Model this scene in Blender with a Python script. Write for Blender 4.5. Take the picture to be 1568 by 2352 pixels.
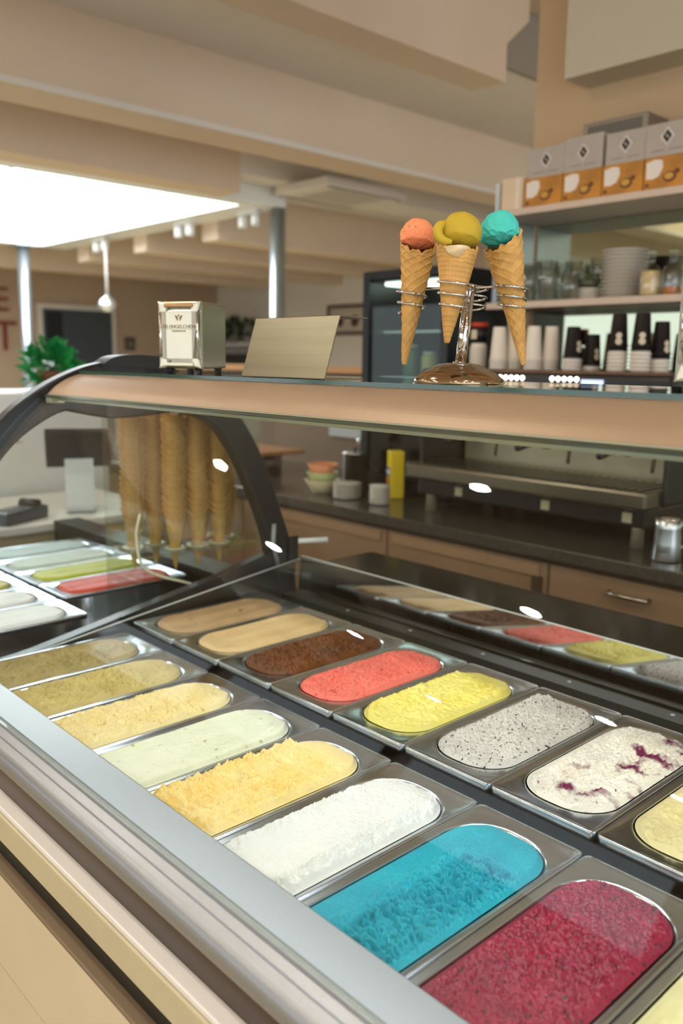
import bpy, bmesh, math, random
import numpy as np
from mathutils import Vector, Matrix
random.seed(4)
for o in list(bpy.data.objects): bpy.data.objects.remove(o)
SC = bpy.context.scene
COL = SC.collection
PI = math.pi

# ------------------------------------------------------------------ camera
CAM = np.array([-0.90894, -0.50713, 1.43092])
YAW, PITCH, ROLL, FPX = 0.7492055, -0.1766905, 0.0129504, 1951.62
def cam_axes():
    cy, sy, cp, sp = math.cos(YAW), math.sin(YAW), math.cos(PITCH), math.sin(PITCH)
    f = np.array([sy*cp, cy*cp, sp]); r = np.array([cy, -sy, 0.]); u = np.cross(r, f)
    c, s = math.cos(ROLL), math.sin(ROLL)
    return c*r + s*u, -s*r + c*u, f
AR, AU, AF = cam_axes()
cd = bpy.data.cameras.new('camera'); cam = bpy.data.objects.new('camera', cd); COL.objects.link(cam)
cd.sensor_fit = 'VERTICAL'; cd.sensor_height = 36; cd.sensor_width = 24; cd.lens = FPX/2352*36
cam.matrix_world = Matrix(((AR[0], AU[0], -AF[0], CAM[0]), (AR[1], AU[1], -AF[1], CAM[1]), (AR[2], AU[2], -AF[2], CAM[2]), (0, 0, 0, 1)))
cd.dof.use_dof = True; cd.dof.focus_distance = 1.2; cd.dof.aperture_fstop = 3.4; cd.clip_start = 0.02
SC.camera = cam
def ray(px, py): return AF + AR*((px-784)/FPX) - AU*((py-1176)/FPX)
def PD(px, py, d): return CAM + ray(px, py)*d                       # point at a camera depth
def PX(px, py, v): r = ray(px, py); return CAM + r*((v-CAM[0])/r[0])  # point on the plane X = v
def PY(px, py, v): r = ray(px, py); return CAM + r*((v-CAM[1])/r[1])
def PZ(px, py, v): r = ray(px, py); return CAM + r*((v-CAM[2])/r[2])

# ------------------------------------------------------------------ world, exposure
w = bpy.data.worlds.new('world'); SC.world = w; w.use_nodes = True
w.node_tree.nodes['Background'].inputs[0].default_value = (0.90, 0.95, 1.0, 1)
w.node_tree.nodes['Background'].inputs[1].default_value = 1.6
SC.view_settings.view_transform = 'Standard'; SC.view_settings.look = 'None'
SC.view_settings.gamma = 1; SC.view_settings.use_curve_mapping = False
SC.view_settings.exposure = 0.4
SC.cycles.use_denoising = True
SC.cycles.max_bounces = 10; SC.cycles.transparent_max_bounces = 24; SC.cycles.glossy_bounces = 6
SC.cycles.sample_clamp_indirect = 6; SC.cycles.caustics_reflective = False; SC.cycles.caustics_refractive = False
LAMP_L = 300.0        # radiance of the ceiling downlights
LED_L = 17.0          # radiance of the case's light strip
SKY_L = 10.0          # radiance of the skylight diffuser

# ------------------------------------------------------------------ materials
def lin(h):
    h = h.lstrip('#'); c = [int(h[i:i+2], 16)/255 for i in (0, 2, 4)]
    return tuple(x/12.92 if x <= .04045 else ((x+.055)/1.055)**2.4 for x in c) + (1,)
MATS = {}
def mat(name, color='#808080', rough=.5, metal=0., spec=.5, noise=0., nscale=20., bump=0., bscale=60., emit=0., stretch=None, ecolor=None, coat=0., sss=0.):
    if name in MATS: return MATS[name]
    m = bpy.data.materials.new(name); m.use_nodes = True; MATS[name] = m
    nt = m.node_tree; b = nt.nodes['Principled BSDF']; L = nt.links.new
    c = lin(color) if isinstance(color, str) else color
    b.inputs['Base Color'].default_value = c
    b.inputs['Roughness'].default_value = rough; b.inputs['Metallic'].default_value = metal
    b.inputs['Specular IOR Level'].default_value = spec
    b.inputs['Coat Weight'].default_value = coat
    if sss: b.inputs['Subsurface Weight'].default_value = sss; b.inputs['Subsurface Scale'].default_value = .01
    if emit:
        b.inputs['Emission Color'].default_value = lin(ecolor) if ecolor else c
        b.inputs['Emission Strength'].default_value = emit
    tc = nt.nodes.new('ShaderNodeTexCoord'); mp = nt.nodes.new('ShaderNodeMapping')
    L(tc.outputs['Object'], mp.inputs[0])
    if stretch: mp.inputs['Scale'].default_value = stretch
    n = nt.nodes.new('ShaderNodeTexNoise'); n.inputs['Scale'].default_value = nscale; n.inputs['Detail'].default_value = 4
    L(mp.outputs[0], n.inputs[0])
    r = nt.nodes.new('ShaderNodeValToRGB')
    k = max(noise, .02)
    r.color_ramp.elements[0].position = .3; r.color_ramp.elements[1].position = .7
    r.color_ramp.elements[0].color = tuple(x*(1-k) for x in c[:3]) + (1,)
    r.color_ramp.elements[1].color = tuple(min(1, x*(1+k*.6)) for x in c[:3]) + (1,)
    L(n.outputs[0], r.inputs[0]); L(r.outputs[0], b.inputs['Base Color'])
    if bump:
        n2 = nt.nodes.new('ShaderNodeTexNoise'); n2.inputs['Scale'].default_value = bscale; n2.inputs['Detail'].default_value = 3
        L(mp.outputs[0], n2.inputs[0])
        bp = nt.nodes.new('ShaderNodeBump'); bp.inputs['Strength'].default_value = bump; bp.inputs['Distance'].default_value = .002
        L(n2.outputs[0], bp.inputs['Height']); L(bp.outputs[0], b.inputs['Normal'])
    return m
def glass(name, tint=(.93, .97, .95, 1), ior=1.5, rough=0.0, gain=1.0):
    if name in MATS: return MATS[name]
    m = bpy.data.materials.new(name); m.use_nodes = True; MATS[name] = m
    nt = m.node_tree; nt.nodes.clear(); L = nt.links.new
    o = nt.nodes.new('ShaderNodeOutputMaterial'); mx = nt.nodes.new('ShaderNodeMixShader')
    t = nt.nodes.new('ShaderNodeBsdfTransparent'); g = nt.nodes.new('ShaderNodeBsdfGlossy'); ge = nt.nodes.new('ShaderNodeNewGeometry')
    t.inputs[0].default_value = tint; g.inputs['Roughness'].default_value = rough; g.inputs[0].default_value = (1, 1, 1, 1)
    dt = nt.nodes.new('ShaderNodeVectorMath'); dt.operation = 'DOT_PRODUCT'; L(ge.outputs['Normal'], dt.inputs[0]); L(ge.outputs['Incoming'], dt.inputs[1])
    def ma(op, x, y=None, clamp=False):
        n = nt.nodes.new('ShaderNodeMath'); n.operation = op; n.use_clamp = clamp
        for i, v in enumerate((x, y)):
            if v is None: continue
            if isinstance(v, (int, float)): n.inputs[i].default_value = v
            else: L(v, n.inputs[i])
        return n.outputs[0]
    r0 = ((ior-1)/(ior+1))**2                                    # Schlick reflectance, the same from both faces
    f = ma('POWER', ma('SUBTRACT', 1.0, ma('ABSOLUTE', dt.outputs['Value']), True), 5.0)
    f = ma('MULTIPLY', ma('ADD', ma('MULTIPLY', f, 1-r0), r0), gain, True)
    L(f, mx.inputs[0]); L(t.outputs[0], mx.inputs[1]); L(g.outputs[0], mx.inputs[2]); L(mx.outputs[0], o.inputs[0])
    return m
def icemat(name, base, dark=None, fleck=None, fscale=70., fthr=.62, fstretch=(1, 1, 1), patch=None, pscale=9., pthr=.62, rough=.45, edge=.04, gloss=.4, pb=None, bump=.5):
    """ice cream: base tone drifting to a second tone, flecks and ripple patches of other ingredients"""
    m = bpy.data.materials.new(name); m.use_nodes = True
    nt = m.node_tree; b = nt.nodes['Principled BSDF']; L = nt.links.new
    b.inputs['Roughness'].default_value = rough; b.inputs['Specular IOR Level'].default_value = gloss
    tc = nt.nodes.new('ShaderNodeTexCoord')
    def noise(scale, stretch=None, detail=4):
        mp = nt.nodes.new('ShaderNodeMapping'); L(tc.outputs['Object'], mp.inputs[0])
        if stretch: mp.inputs['Scale'].default_value = stretch
        n = nt.nodes.new('ShaderNodeTexNoise'); n.inputs['Scale'].default_value = scale; n.inputs['Detail'].default_value = detail
        L(mp.outputs[0], n.inputs[0]); return n.outputs[0]
    def mask(src, thr, soft):
        r = nt.nodes.new('ShaderNodeMapRange'); r.inputs[1].default_value = thr-soft; r.inputs[2].default_value = thr+soft
        L(src, r.inputs[0]); return r.outputs[0]
    def mix(fac, a, c):
        x = nt.nodes.new('ShaderNodeMix'); x.data_type = 'RGBA'; L(fac, x.inputs[0])
        if isinstance(a, tuple): x.inputs[6].default_value = a
        else: L(a, x.inputs[6])
        x.inputs[7].default_value = c; return x.outputs[2]
    bl = lin(base)
    col = mix(mask(noise(14), .5, .2), bl, lin(dark) if dark else tuple(v*.9 for v in bl[:3]) + (1,))
    if patch:
        src = noise(pscale)
        if pb:                                                     # fruit gathers towards one side of the pan
            dp = nt.nodes.new('ShaderNodeVectorMath'); dp.operation = 'DOT_PRODUCT'; L(tc.outputs['Object'], dp.inputs[0]); dp.inputs[1].default_value = (pb[0], pb[1], 0)
            ad = nt.nodes.new('ShaderNodeMath'); L(src, ad.inputs[0]); L(dp.outputs['Value'], ad.inputs[1]); src = ad.outputs[0]
        col = mix(mask(src, pthr, .05), col, lin(patch))
    if fleck: col = mix(mask(noise(fscale, fstretch, 2), fthr, edge), col, lin(fleck))
    L(col, b.inputs['Base Color'])
    bp = nt.nodes.new('ShaderNodeBump'); bp.inputs['Strength'].default_value = bump; bp.inputs['Distance'].default_value = .0022
    L(noise(300), bp.inputs['Height']); L(bp.outputs[0], b.inputs['Normal'])
    return m
M_STEEL = mat('brushed steel', '#c9cbcd', .28, 1., noise=.06, nscale=60, stretch=(1, .05, 1))
M_PAN = mat('pan steel', '#cbd2da', .2, 1., noise=.06, nscale=30)
M_RAIL = mat('rail aluminium', '#a6aaae', .4, .9, noise=.05, nscale=400)
M_CHROME = mat('chrome', '#d8d6d2', .07, 1.)
M_BLACK = mat('black plastic', '#15161a', .32, noise=.1)
M_BLACKM = mat('black matt', '#0e0e0f', .6)
M_GLASS = glass('case glass')
M_GLASSG = glass('glass edge green', (.55, .75, .66, 1))
M_GLASSWARE = glass('glassware', (.95, .97, .96, 1), gain=2.2)
M_PAINT = mat('warm lit paint', '#d4bfa6', .75, noise=.03, nscale=3)  # white paint with the tan of warm light put into its colour
M_PAINTL = mat('light wall paint', '#d8d1c6', .75, noise=.03, nscale=3)  # same paint left without the warm light tint, for undersides and walls
M_WHITE = mat('white paint', '#e9ebe8', .5)
M_CREAM = mat('cream laminate', '#c9bf9d', .35, noise=.03)
M_BEIGE = mat('beige laminate', '#d9cbab', .3, noise=.04, nscale=6)
M_TAUPE = mat('taupe trim', '#7d6c55', .45)
M_BROWN = mat('brown metal', '#5b4a3c', .35, .4)
M_CAB = mat('cabinet laminate', '#94765b', .45, noise=.04, nscale=8)
M_STONE = mat('dark worktop', '#2d2822', .16, noise=.5, nscale=120)
M_COUNTER = mat('back worktop', '#4a443c', .14, noise=.3, nscale=90)
M_PORC = mat('porcelain', '#e8e2d6', .25)
M_PAPER = mat('paper cup white', '#efe6d8', .6)
M_WAFFLE = mat('waffle', '#d6a65c', .65, noise=.22, nscale=45, bump=.3, bscale=300)

# ------------------------------------------------------------------ mesh helpers
def link(name, me, m=None, parent=None, smooth=False):
    if m: me.materials.append(m)
    if smooth: me.polygons.foreach_set('use_smooth', [True]*len(me.polygons))
    o = bpy.data.objects.new(name, me); COL.objects.link(o)
    if parent: o.parent = parent
    return o
def mesh(name, vs, fs, m, parent=None, smooth=False, fix=True):
    me = bpy.data.meshes.new(name); me.from_pydata([tuple(map(float, v)) for v in vs], [], fs)
    if fix:
        bm = bmesh.new(); bm.from_mesh(me); bmesh.ops.recalc_face_normals(bm, faces=bm.faces); bm.to_mesh(me); bm.free()
    me.update(); return link(name, me, m, parent, smooth)
def box(name, x, y, z, m, parent=None, bev=0., seg=2):
    bm = bmesh.new(); bmesh.ops.create_cube(bm, size=1)
    for v in bm.verts: v.co = ((x[0]+x[1])/2+v.co.x*(x[1]-x[0]), (y[0]+y[1])/2+v.co.y*(y[1]-y[0]), (z[0]+z[1])/2+v.co.z*(z[1]-z[0]))
    if bev: bmesh.ops.bevel(bm, geom=bm.edges[:], offset=bev, segments=seg, affect='EDGES', profile=.5)
    me = bpy.data.meshes.new(name); bm.to_mesh(me); bm.free(); return link(name, me, m, parent)
def prism(name, prof, y0, y1, m, parent=None, axis='y', smooth=False):
    """closed outline in two axes, extruded along the third"""
    n = len(prof)
    def p(a, b, t): return (a, t, b) if axis == 'y' else ((t, a, b) if axis == 'x' else (a, b, t))
    vs = [p(a, b, y0) for a, b in prof] + [p(a, b, y1) for a, b in prof]
    fs = [(i, (i+1) % n, n+(i+1) % n, n+i) for i in range(n)] + [tuple(range(n)), tuple(range(2*n-1, n-1, -1))]
    return mesh(name, vs, fs, m, parent, smooth)
def strip(prof, th):
    """open line -> closed outline of thickness th"""
    P = [np.array(p, float) for p in prof]; out = []
    for i, p in enumerate(P):
        t = P[min(i+1, len(P)-1)]-P[max(i-1, 0)]; t /= np.linalg.norm(t)+1e-9; out.append(p+np.array([-t[1], t[0]])*th)
    return [tuple(p) for p in P] + [tuple(p) for p in out[::-1]]
def crom(pts, n=8):
    P = [np.array(p, float) for p in pts]; P = [2*P[0]-P[1]] + P + [2*P[-1]-P[-2]]; out = []
    for i in range(1, len(P)-2):
        for k in range(n):
            t = k/n; a, b, c, d = P[i-1:i+3]
            out.append(.5*(2*b+(c-a)*t+(2*a-5*b+4*c-d)*t*t+(3*b-a-3*c+d)*t**3))
    out.append(P[-2]); return out
def lathe(name, prof, m, parent=None, seg=32, loc=(0, 0, 0), smooth=True, axis=None):
    """profile of (r, z); axis: optional direction for the z axis"""
    vs, fs = [], []; n = len(prof)
    R = Vector((0, 0, 1)).rotation_difference(Vector(axis)).to_matrix() if axis is not None else Matrix.Identity(3)
    for r, z in prof:
        for k in range(seg):
            a = 2*PI*k/seg; vs.append(tuple(R @ Vector((r*math.cos(a), r*math.sin(a), z))+Vector(loc)))
    for i in range(n-1):
        for k in range(seg):
            fs.append((i*seg+k, i*seg+(k+1) % seg, (i+1)*seg+(k+1) % seg, (i+1)*seg+k))
    if prof[0][0] > 1e-4: fs.append(tuple(range(seg-1, -1, -1)))
    if prof[-1][0] > 1e-4: fs.append(tuple((n-1)*seg+k for k in range(seg)))
    me = bpy.data.meshes.new(name); me.from_pydata(vs, [], fs)
    bm = bmesh.new(); bm.from_mesh(me); bmesh.ops.remove_doubles(bm, verts=bm.verts, dist=1e-6); bmesh.ops.recalc_face_normals(bm, faces=bm.faces); bm.to_mesh(me); bm.free()
    o = link(name, me, m, parent, smooth)
    return o
def tube(name, pts, r, m, parent=None, seg=10, closed=False):
    P = [Vector(p) for p in pts]; vs, fs = [], []; n = len(P); up = Vector((0, 0, 1)); prev = None
    rs = r if isinstance(r, (list, tuple)) else [r]*n
    for i in range(n):
        t = (P[(i+1) % n if closed else min(i+1, n-1)]-P[(i-1) % n if closed else max(i-1, 0)]).normalized()
        if prev is None:
            a = t.cross(up); a = a if a.length > .1 else t.cross(Vector((1, 0, 0))); a.normalize()
        else:
            a = prev-t*prev.dot(t); a.normalize()
        prev = a; b = t.cross(a)
        for k in range(seg):
            q = 2*PI*k/seg; vs.append(P[i]+(a*math.cos(q)+b*math.sin(q))*rs[i])
    for i in range(n if closed else n-1):
        j = (i+1) % n
        for k in range(seg): fs.append((i*seg+k, i*seg+(k+1) % seg, j*seg+(k+1) % seg, j*seg+k))
    if not closed: fs += [tuple(range(seg-1, -1, -1)), tuple((n-1)*seg+k for k in range(seg))]
    return mesh(name, vs, fs, m, parent, True)
def tag(o, label, cat, group=None, kind=None):
    o['label'] = label
    if cat: o['category'] = cat
    if group: o['group'] = group
    if kind: o['kind'] = kind
    return o
def thing(name, label, cat, loc=(0, 0, 0), rz=0., group=None):
    o = bpy.data.objects.new(name, None); COL.objects.link(o); o.empty_display_size = .05
    o.location = loc; o.rotation_euler = (0, 0, rz)
    return tag(o, label, cat, group)
def struct(o, label=None):
    o['kind'] = 'structure'
    if label: o['label'] = label
    return o
def dup(root, loc, rz=None, label=None):
    r = root.copy(); COL.objects.link(r); r.location = loc
    if rz is not None: r.rotation_euler = (0, 0, rz)
    if label: r['label'] = label
    for ch in root.children:
        c = ch.copy(); COL.objects.link(c); c.parent = r
        for g in ch.children:
            d = g.copy(); COL.objects.link(d); d.parent = c
    return r
def text(name, body, size, m, parent, M4, depth=.0004):
    cu = bpy.data.curves.new(name, 'FONT'); cu.body = body; cu.size = size; cu.extrude = depth; cu.align_x = 'CENTER'; cu.align_y = 'CENTER'
    t = bpy.data.objects.new(name, cu); COL.objects.link(t)
    me = bpy.data.meshes.new_from_object(t.evaluated_get(bpy.context.evaluated_depsgraph_get()))
    bpy.data.objects.remove(t); me.transform(M4)
    return link(name, me, m, parent)
_rng = np.random.RandomState(7); _tab = _rng.rand(256, 256)
def vnoise(x, y, s=0):
    x = np.asarray(x)+s*17.3; y = np.asarray(y)+s*9.1
    xi = np.floor(x).astype(int); yi = np.floor(y).astype(int); fx = x-xi; fy = y-yi
    fx = fx*fx*(3-2*fx); fy = fy*fy*(3-2*fy)
    g = lambda a, b: _tab[a % 256, b % 256]
    return (g(xi, yi)*(1-fx)+g(xi+1, yi)*fx)*(1-fy)+(g(xi, yi+1)*(1-fx)+g(xi+1, yi+1)*fx)*fy
def fbm(x, y, s=0, o=4):
    r = 0; a = .5
    for i in range(o): r = r+a*vnoise(x*2**i, y*2**i, s+i); a *= .5
    return r

# ================================================================== the room
ZC = 3.0
M_FLOOR = mat('floor tile', '#b7a684', .35, noise=.06, nscale=4)
struct(box('floor', (-6, 9), (-4, 12), (-.1, 0), M_FLOOR))
struct(box('ceiling', (-6, 9), (-4, 2.36), (ZC+.2, ZC+.3), M_PAINT))
struct(box('ceiling', (-6, 9), (2.36, 3.22), (2.9, 3.3), M_PAINTL))
prof = [(-6, 2.765), (2.655, 2.765), (2.655, 2.937), (2.82, 3.076), (2.82, 3.25), (-6, 3.25)]
struct(prism('trim_1', prof, 2.2, 2.4, M_PAINT))
struct(box('trim_2', (-6, 9), (3.2, 3.46), (2.54, 3.3), M_PAINT))
struct(box('trim_25', (2.83, 4.6), (2.33, 2.358), (2.9, 3.195), mat('darkened cover paint', '#8f8577', .7)))  # panel added in dark paint to tone down the brightly lit slab
struct(box('trim_3', (-6, 9), (3.18, 3.2), (2.54, 2.565), M_PAINTL))
struct(box('trim_4', (-6, 2.55), (4.22, 4.45), (2.5, 3.3), M_PAINT))
struct(box('ceiling', (-6, 9), (3.46, 4.22), (2.86, 3.3), M_PAINTL))
struct(box('ceiling', (2.55, 9), (4.22, 4.6), (2.62, 3.3), M_PAINTL))
struct(box('ceiling', (3.1, 9), (4.6, 10.3), (2.72, 3.3), M_PAINTL))
struct(box('ceiling', (-6, 3.1), (8.05, 10.3), (2.72, 3.3), M_PAINTL))
struct(box('ceiling', (-6, .3), (4.45, 8.05), (2.72, 3.3), M_PAINTL))
struct(box('trim_24', (.1, .3), (4.45, 8.05), (2.5, 3.3), M_WHITE))
struct(box('trim_5', (2.82, 3.12), (4.45, 8.0), (2.5, 3.3), M_WHITE))
struct(box('trim_6', (.3, 2.82), (7.86, 8.06), (2.5, 3.3), M_WHITE))
struct(box('trim_7', (.3, 2.82), (4.45, 4.6), (2.5, 3.3), M_WHITE))
for i, yb in enumerate((5.3, 6.4, 7.5, 8.7)):
    struct(box('trim_%d' % (8+i), (3.12 if yb < 8.06 else -6, 9), (yb, yb+.22), (2.36, 2.73), M_PAINT))
# skylight: diffuser panel and glazing bars
sk = thing('skylight', 'large bright white skylight panel with glazing bars at the left of the ceiling', 'skylight', (-.6, 6.2, 2.9))
box('diffuser', (.9, 3.42), (-1.6, 1.66), (.08, .1), mat('skylight diffuser', '#ffffff', .5, emit=SKY_L, ecolor='#eef7ff'), sk)
for yb in (-.9, 0, .9): box('glazing_bar', (.9, 3.42), (yb-.02, yb+.02), (-.02, .078), M_WHITE, sk)
for xb in (1.7, 2.6): box('glazing_bar', (xb-.02, xb+.02), (-1.6, 1.66), (.0, .076), M_WHITE, sk)
# walls
struct(box('wall_far', (-6, 6.7), (10.2, 10.4), (0, 3), mat('far wall paint', '#b39b82', .75, noise=.03, nscale=3)))
struct(box('wall_right', (6.5, 6.7), (1.6, 10.2), (0, 3), M_PAINTL))
struct(box('wall_back', (1.95, 2.15), (-3, 1.52), (0, 3.25), mat('back wall paint', '#cbb08c', .7, noise=.03, nscale=4)))
struct(box('trim_12', (1.8, 1.95), (-3, 1.3), (2.4, 3.25), mat('bulkhead paint', '#c9c0aa', .7)))
struct(box('wall_half', (1.95, 2.1), (1.52, 4.2), (0, 1.37), mat('half wall paint', '#8a7765', .7)))
struct(box('trim_13', (1.92, 2.16), (1.53, 4.2), (1.37, 1.4), mat('warm wood cap', '#d9a877', .4)))
# street side: wall with a row of windows
wl = struct(box('wall_left', (-6.2, -6), (-4, 10.2), (0, .8), M_PAINT))
struct(box('trim_14', (-6.2, -6), (-4, 10.2), (2.3, 3.25), M_PAINT))
for i, y in enumerate((-4, -1.2, 1.6, 4.4, 7.2, 10.0)): struct(box('trim_%d' % (15+i), (-6.2, -6), (y, y+.2), (.8, 2.3), M_PAINT))
# dark doorway on the far wall
d1 = struct(box('door_1', (3.8, 4.75), (10.14, 10.2), (0, 2.03), mat('dark door', '#3d4248', .6)))
box('door_panel', (3.84, 4.05), (10.13, 10.14), (0, 1.99), M_BLACKM, d1)
struct(box('trim_21', (3.74, 3.8), (10.15, 10.2), (0, 2.09), M_PAINTL)); struct(box('trim_22', (4.75, 4.81), (10.15, 10.2), (0, 2.09), M_PAINTL))
struct(box('trim_23', (3.8, 4.75), (10.15, 10.2), (2.03, 2.09), M_PAINTL))
# columns
M_COLM = mat('column steel', '#aab2b8', .3, .8)
for n, (x, y, zt) in enumerate(((3.1, 4.52, 2.62), (2.66, 7.95, 2.5))):
    c = thing('column', ('round grey steel column rising behind the metal sign plate', 'round pale steel column at the far left below the skylight')[n], 'column', (x, y, 0), 0, 'steel columns under the skylight edge')
    lathe('shaft', [(.057, .012), (.057, zt-.012)], M_COLM, c, 32); box('base_plate', (-.1, .1), (-.1, .1), (0, .012), M_COLM, c); box('head_plate', (-.1, .1), (-.1, .1), (zt-.012, zt), M_COLM, c)
# ceiling downlights over the counter
M_LAMP = mat('lamp disc', '#fff2dc', .5, emit=LAMP_L, ecolor='#fff5e8')
NTH = ['first', 'second', 'third', 'fourth', 'fifth', 'sixth', 'seventh', 'eighth', 'ninth', 'tenth', 'eleventh', 'twelfth', 'thirteenth', 'fourteenth', 'fifteenth', 'sixteenth', 'seventeenth', 'eighteenth']
DL = [(x, 1.48, ZC+.2, 'middle') for x in (-4.4, -3.05, -1.79, -.49)]+[(x, 2.8, 2.9, 'far') for x in (-3.7, -2.66, -1.6, -.65)]+[(x, -.9, ZC+.2, 'added near') for x in (-3.05, -1.79, -.49)]+[(x, -2.3, ZC+.2, 'nearest') for x in (-3.05, -1.79, -.49)]  # the two rows behind the camera are added lamps for frontal light
dl0 = None; cnt = {}
for i, (x, y, z, row) in enumerate(DL):
    cnt[row] = cnt.get(row, 0)+1
    lab = 'round recessed ceiling downlight, %s from the street side in the %s row' % (NTH[cnt[row]-1], row)
    if dl0 is None:
        dl0 = thing('downlight', lab, 'lamp', (x, y, z), 0, 'ceiling downlights')
        lathe('trim_ring', [(.05, -.002), (.05, -.012), (.066, -.012), (.07, -.001), (.05, -.001)], M_WHITE, dl0, 32); lathe('lamp_disc', [(0, -.004), (.05, -.004), (.05, -.002), (0, -.002)], M_LAMP, dl0, 32)
    else: dup(dl0, (x, y, z), None, lab)

# ================================================================== the ice cream case
Y0, Y1 = -.62, 1.2
case = thing('ice_cream_display_case', 'long refrigerated ice cream display case with steel rail and curved glass front', 'display case', (0, .3, 0))
def cprism(name, prof, m, y0=Y0, y1=Y1, smooth=False): return prism(name, prof, y0-.3, y1-.3, m, case, smooth=smooth)
def cbox(name, x, y, z, m, bev=0.): return box(name, x, (y[0]-.3, y[1]-.3), z, m, case, bev)
# front rail extrusion: flat top, double ridge, second flat, rounded nose
rp = [(-.357, .828), (-.357, .839), (-.359, .84), (-.412, .84), (-.4135, .8425), (-.416, .8425), (-.4175, .8405), (-.420, .8385), (-.4215, .8405), (-.4240, .8395), (-.4255, .8355)]
rp += [(-.436, .8315), (-.4372, .8325), (-.4385, .8305)]
for k in range(9):
    q = PI/2*k/8; rp.append((-.446-.0125*math.sin(q), .8275-.017*(1-math.cos(q))-.003*k/8))
rp += [(-.4580, .801), (-.4565, .7995), (-.43, .7995), (-.426, .826), (-.362, .83)]
cprism('front_rail', rp, M_RAIL)
cbox('recess_panel', (-.4545, -.43), (Y0, Y1), (.7605, .799), mat('glossy brown strip', '#3a2a20', .22))
cprism('ledge', [(-.43, .76), (-.474, .76), (-.4755, .758), (-.4755, .752), (-.43, .752)], mat('white ledge', '#eceae4', .4))
cprism('fascia_panel', [(-.43, .7505), (-.4765, .7505), (-.4785, .748), (-.4785, .706), (-.474, .703), (-.43, .703)], M_CREAM)
cbox('shadow_gap', (-.472, -.44), (Y0, Y1), (.6725, .7028), mat('dark olive gap', '#1f1c12', .5))
cprism('lower_trim', [(-.44, .672), (-.4895, .672), (-.491, .6705), (-.491, .666), (-.44, .666)], M_TAUPE)
for z0, z1 in ((.10, .50), (.502, .6655)): cbox('front_panel', (-.49, -.44), (Y0, Y1), (z0, z1), M_BEIGE)
cbox('plinth', (-.42, .48), (Y0+.02, Y1-.02), (0, .1), M_BLACKM)
cbox('body', (-.439, .5), (Y0+.01, Y1-.005), (.1, .70), M_TAUPE)
M_WELL = mat('well black', '#060606', .8, spec=.1)
cbox('well_floor', (-.43, 0), (Y0+.01, Y1-.005), (.70, .716), M_WELL)
cbox('well_floor', (0, .5), (Y0+.01, Y1-.005), (.70, .736), M_WELL)
cbox('gap_darkening_rail', (-.0045, .0095), (Y0+.01, Y1-.03), (.736, .812), M_WELL)  # rail raised and blackened to darken the gap between the pan rows
M_GASK = mat('dark green gasket', '#14160f', .38, spec=.35)
cprism('back_trim', [(.392, .736), (.392, .802), (.400, .812), (.425, .814), (.445, .802), (.462, .802), (.468, .818), (.534, .824), (.534, .736)], M_GASK)
for y in np.arange(-.5, 1.15, .21): lathe('rivet', [(0, .002), (.004, .0015), (.005, 0)], M_STEEL, case, 12, (.49, y-.3, .8196))
cprism('back_upstand_glass', [(.510, .826), (.514, .826), (.522, .9155), (.518, .9155)], glass('coated glass', (.5, .54, .51, 1), gain=14.), Y0, 1.183)
cprism('glass_top_edge', [(.5175, .9157), (.5225, .9157), (.5225, .9172), (.5175, .9172)], mat('polished glass edge', '#dfe6e0', .2, spec=.8), Y0, 1.183)
# sloping end glass with polished edge
eg = [(-.42, .78), (.515, .78), (.515, .908), (.262, .876), (0, .842), (-.19, .816), (-.42, .786)]
cprism('end_glass', eg, M_GLASS, 1.183, 1.187)
tube('glass_top_edge', [(x, 1.185-.3, z+.001) for x, z in eg[2:]], .0016, mat('polished glass edge'), case, 6)
tube('corner_joint', [(.511, 1.181-.3, .828), (.519, 1.181-.3, .912)], .0022, M_BLACK, case, 6)
# worktop on the serving side
cbox('serving_worktop', (.536, .80), (Y0, Y1), (.855, .885), M_STONE, .004)
cbox('serving_back_panel', (.56, .77), (Y0+.01, Y1-.01), (.1, .855), M_BROWN)
# end arches
out = crom([(-.462, .70), (-.462, .84), (-.445, .95), (-.395, 1.09), (-.325, 1.215), (-.245, 1.308), (-.17, 1.364), (-.093, 1.401), (-.03, 1.419), (.03, 1.424), (.10, 1.42), (.165, 1.404), (.25, 1.365), (.334, 1.298), (.415, 1.173), (.472, 1.03), (.502, .944), (.525, .80)], 5)
inn = crom([(.455, .80), (.430, .944), (.400, 1.039), (.333, 1.179), (.262, 1.272), (.17, 1.306), (.08, 1.302), (-.006, 1.299), (-.08, 1.312), (-.121, 1.317), (-.193, 1.279), (-.249, 1.229), (-.315, 1.14), (-.365, 1.03), (-.395, .93), (-.405, .84), (-.405, .70)], 5)
def arch(y0, y1):
    n1, n2 = len(out), len(inn); K = 90
    def res(P):
        P = np.array(P); d = np.r_[0, np.cumsum(np.linalg.norm(np.diff(P, axis=0), axis=1))]; t = np.linspace(0, d[-1], K)
        return np.stack([np.interp(t, d, P[:, 0]), np.interp(t, d, P[:, 1])], 1)
    A, B = res(out), res(inn[::-1]); vs = []; fs = []
    e = .004
    for i in range(K):
        dv = (B[i]-A[i]); dv /= np.linalg.norm(dv)
        a0, a1, b0, b1 = A[i], A[i]+dv*e, B[i], B[i]-dv*e
        for q, y in ((a1, y0), (a0, y0+e), (a0, y1-e), (a1, y1), (b1, y1), (b0, y1-e), (b0, y0+e), (b1, y0)): vs.append((q[0], y-.3, q[1]))
    for i in range(K-1):
        for k in range(8): fs.append((i*8+k, i*8+(k+1) % 8, (i+1)*8+(k+1) % 8, (i+1)*8+k))
    fs += [tuple(range(8)), tuple(range(8*K-1, 8*K-9, -1))]
    return mesh('end_arch', vs, fs, M_BLACK, case, False)
arch(1.203, 1.243); arch(Y0-.045, Y0-.005)
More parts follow.
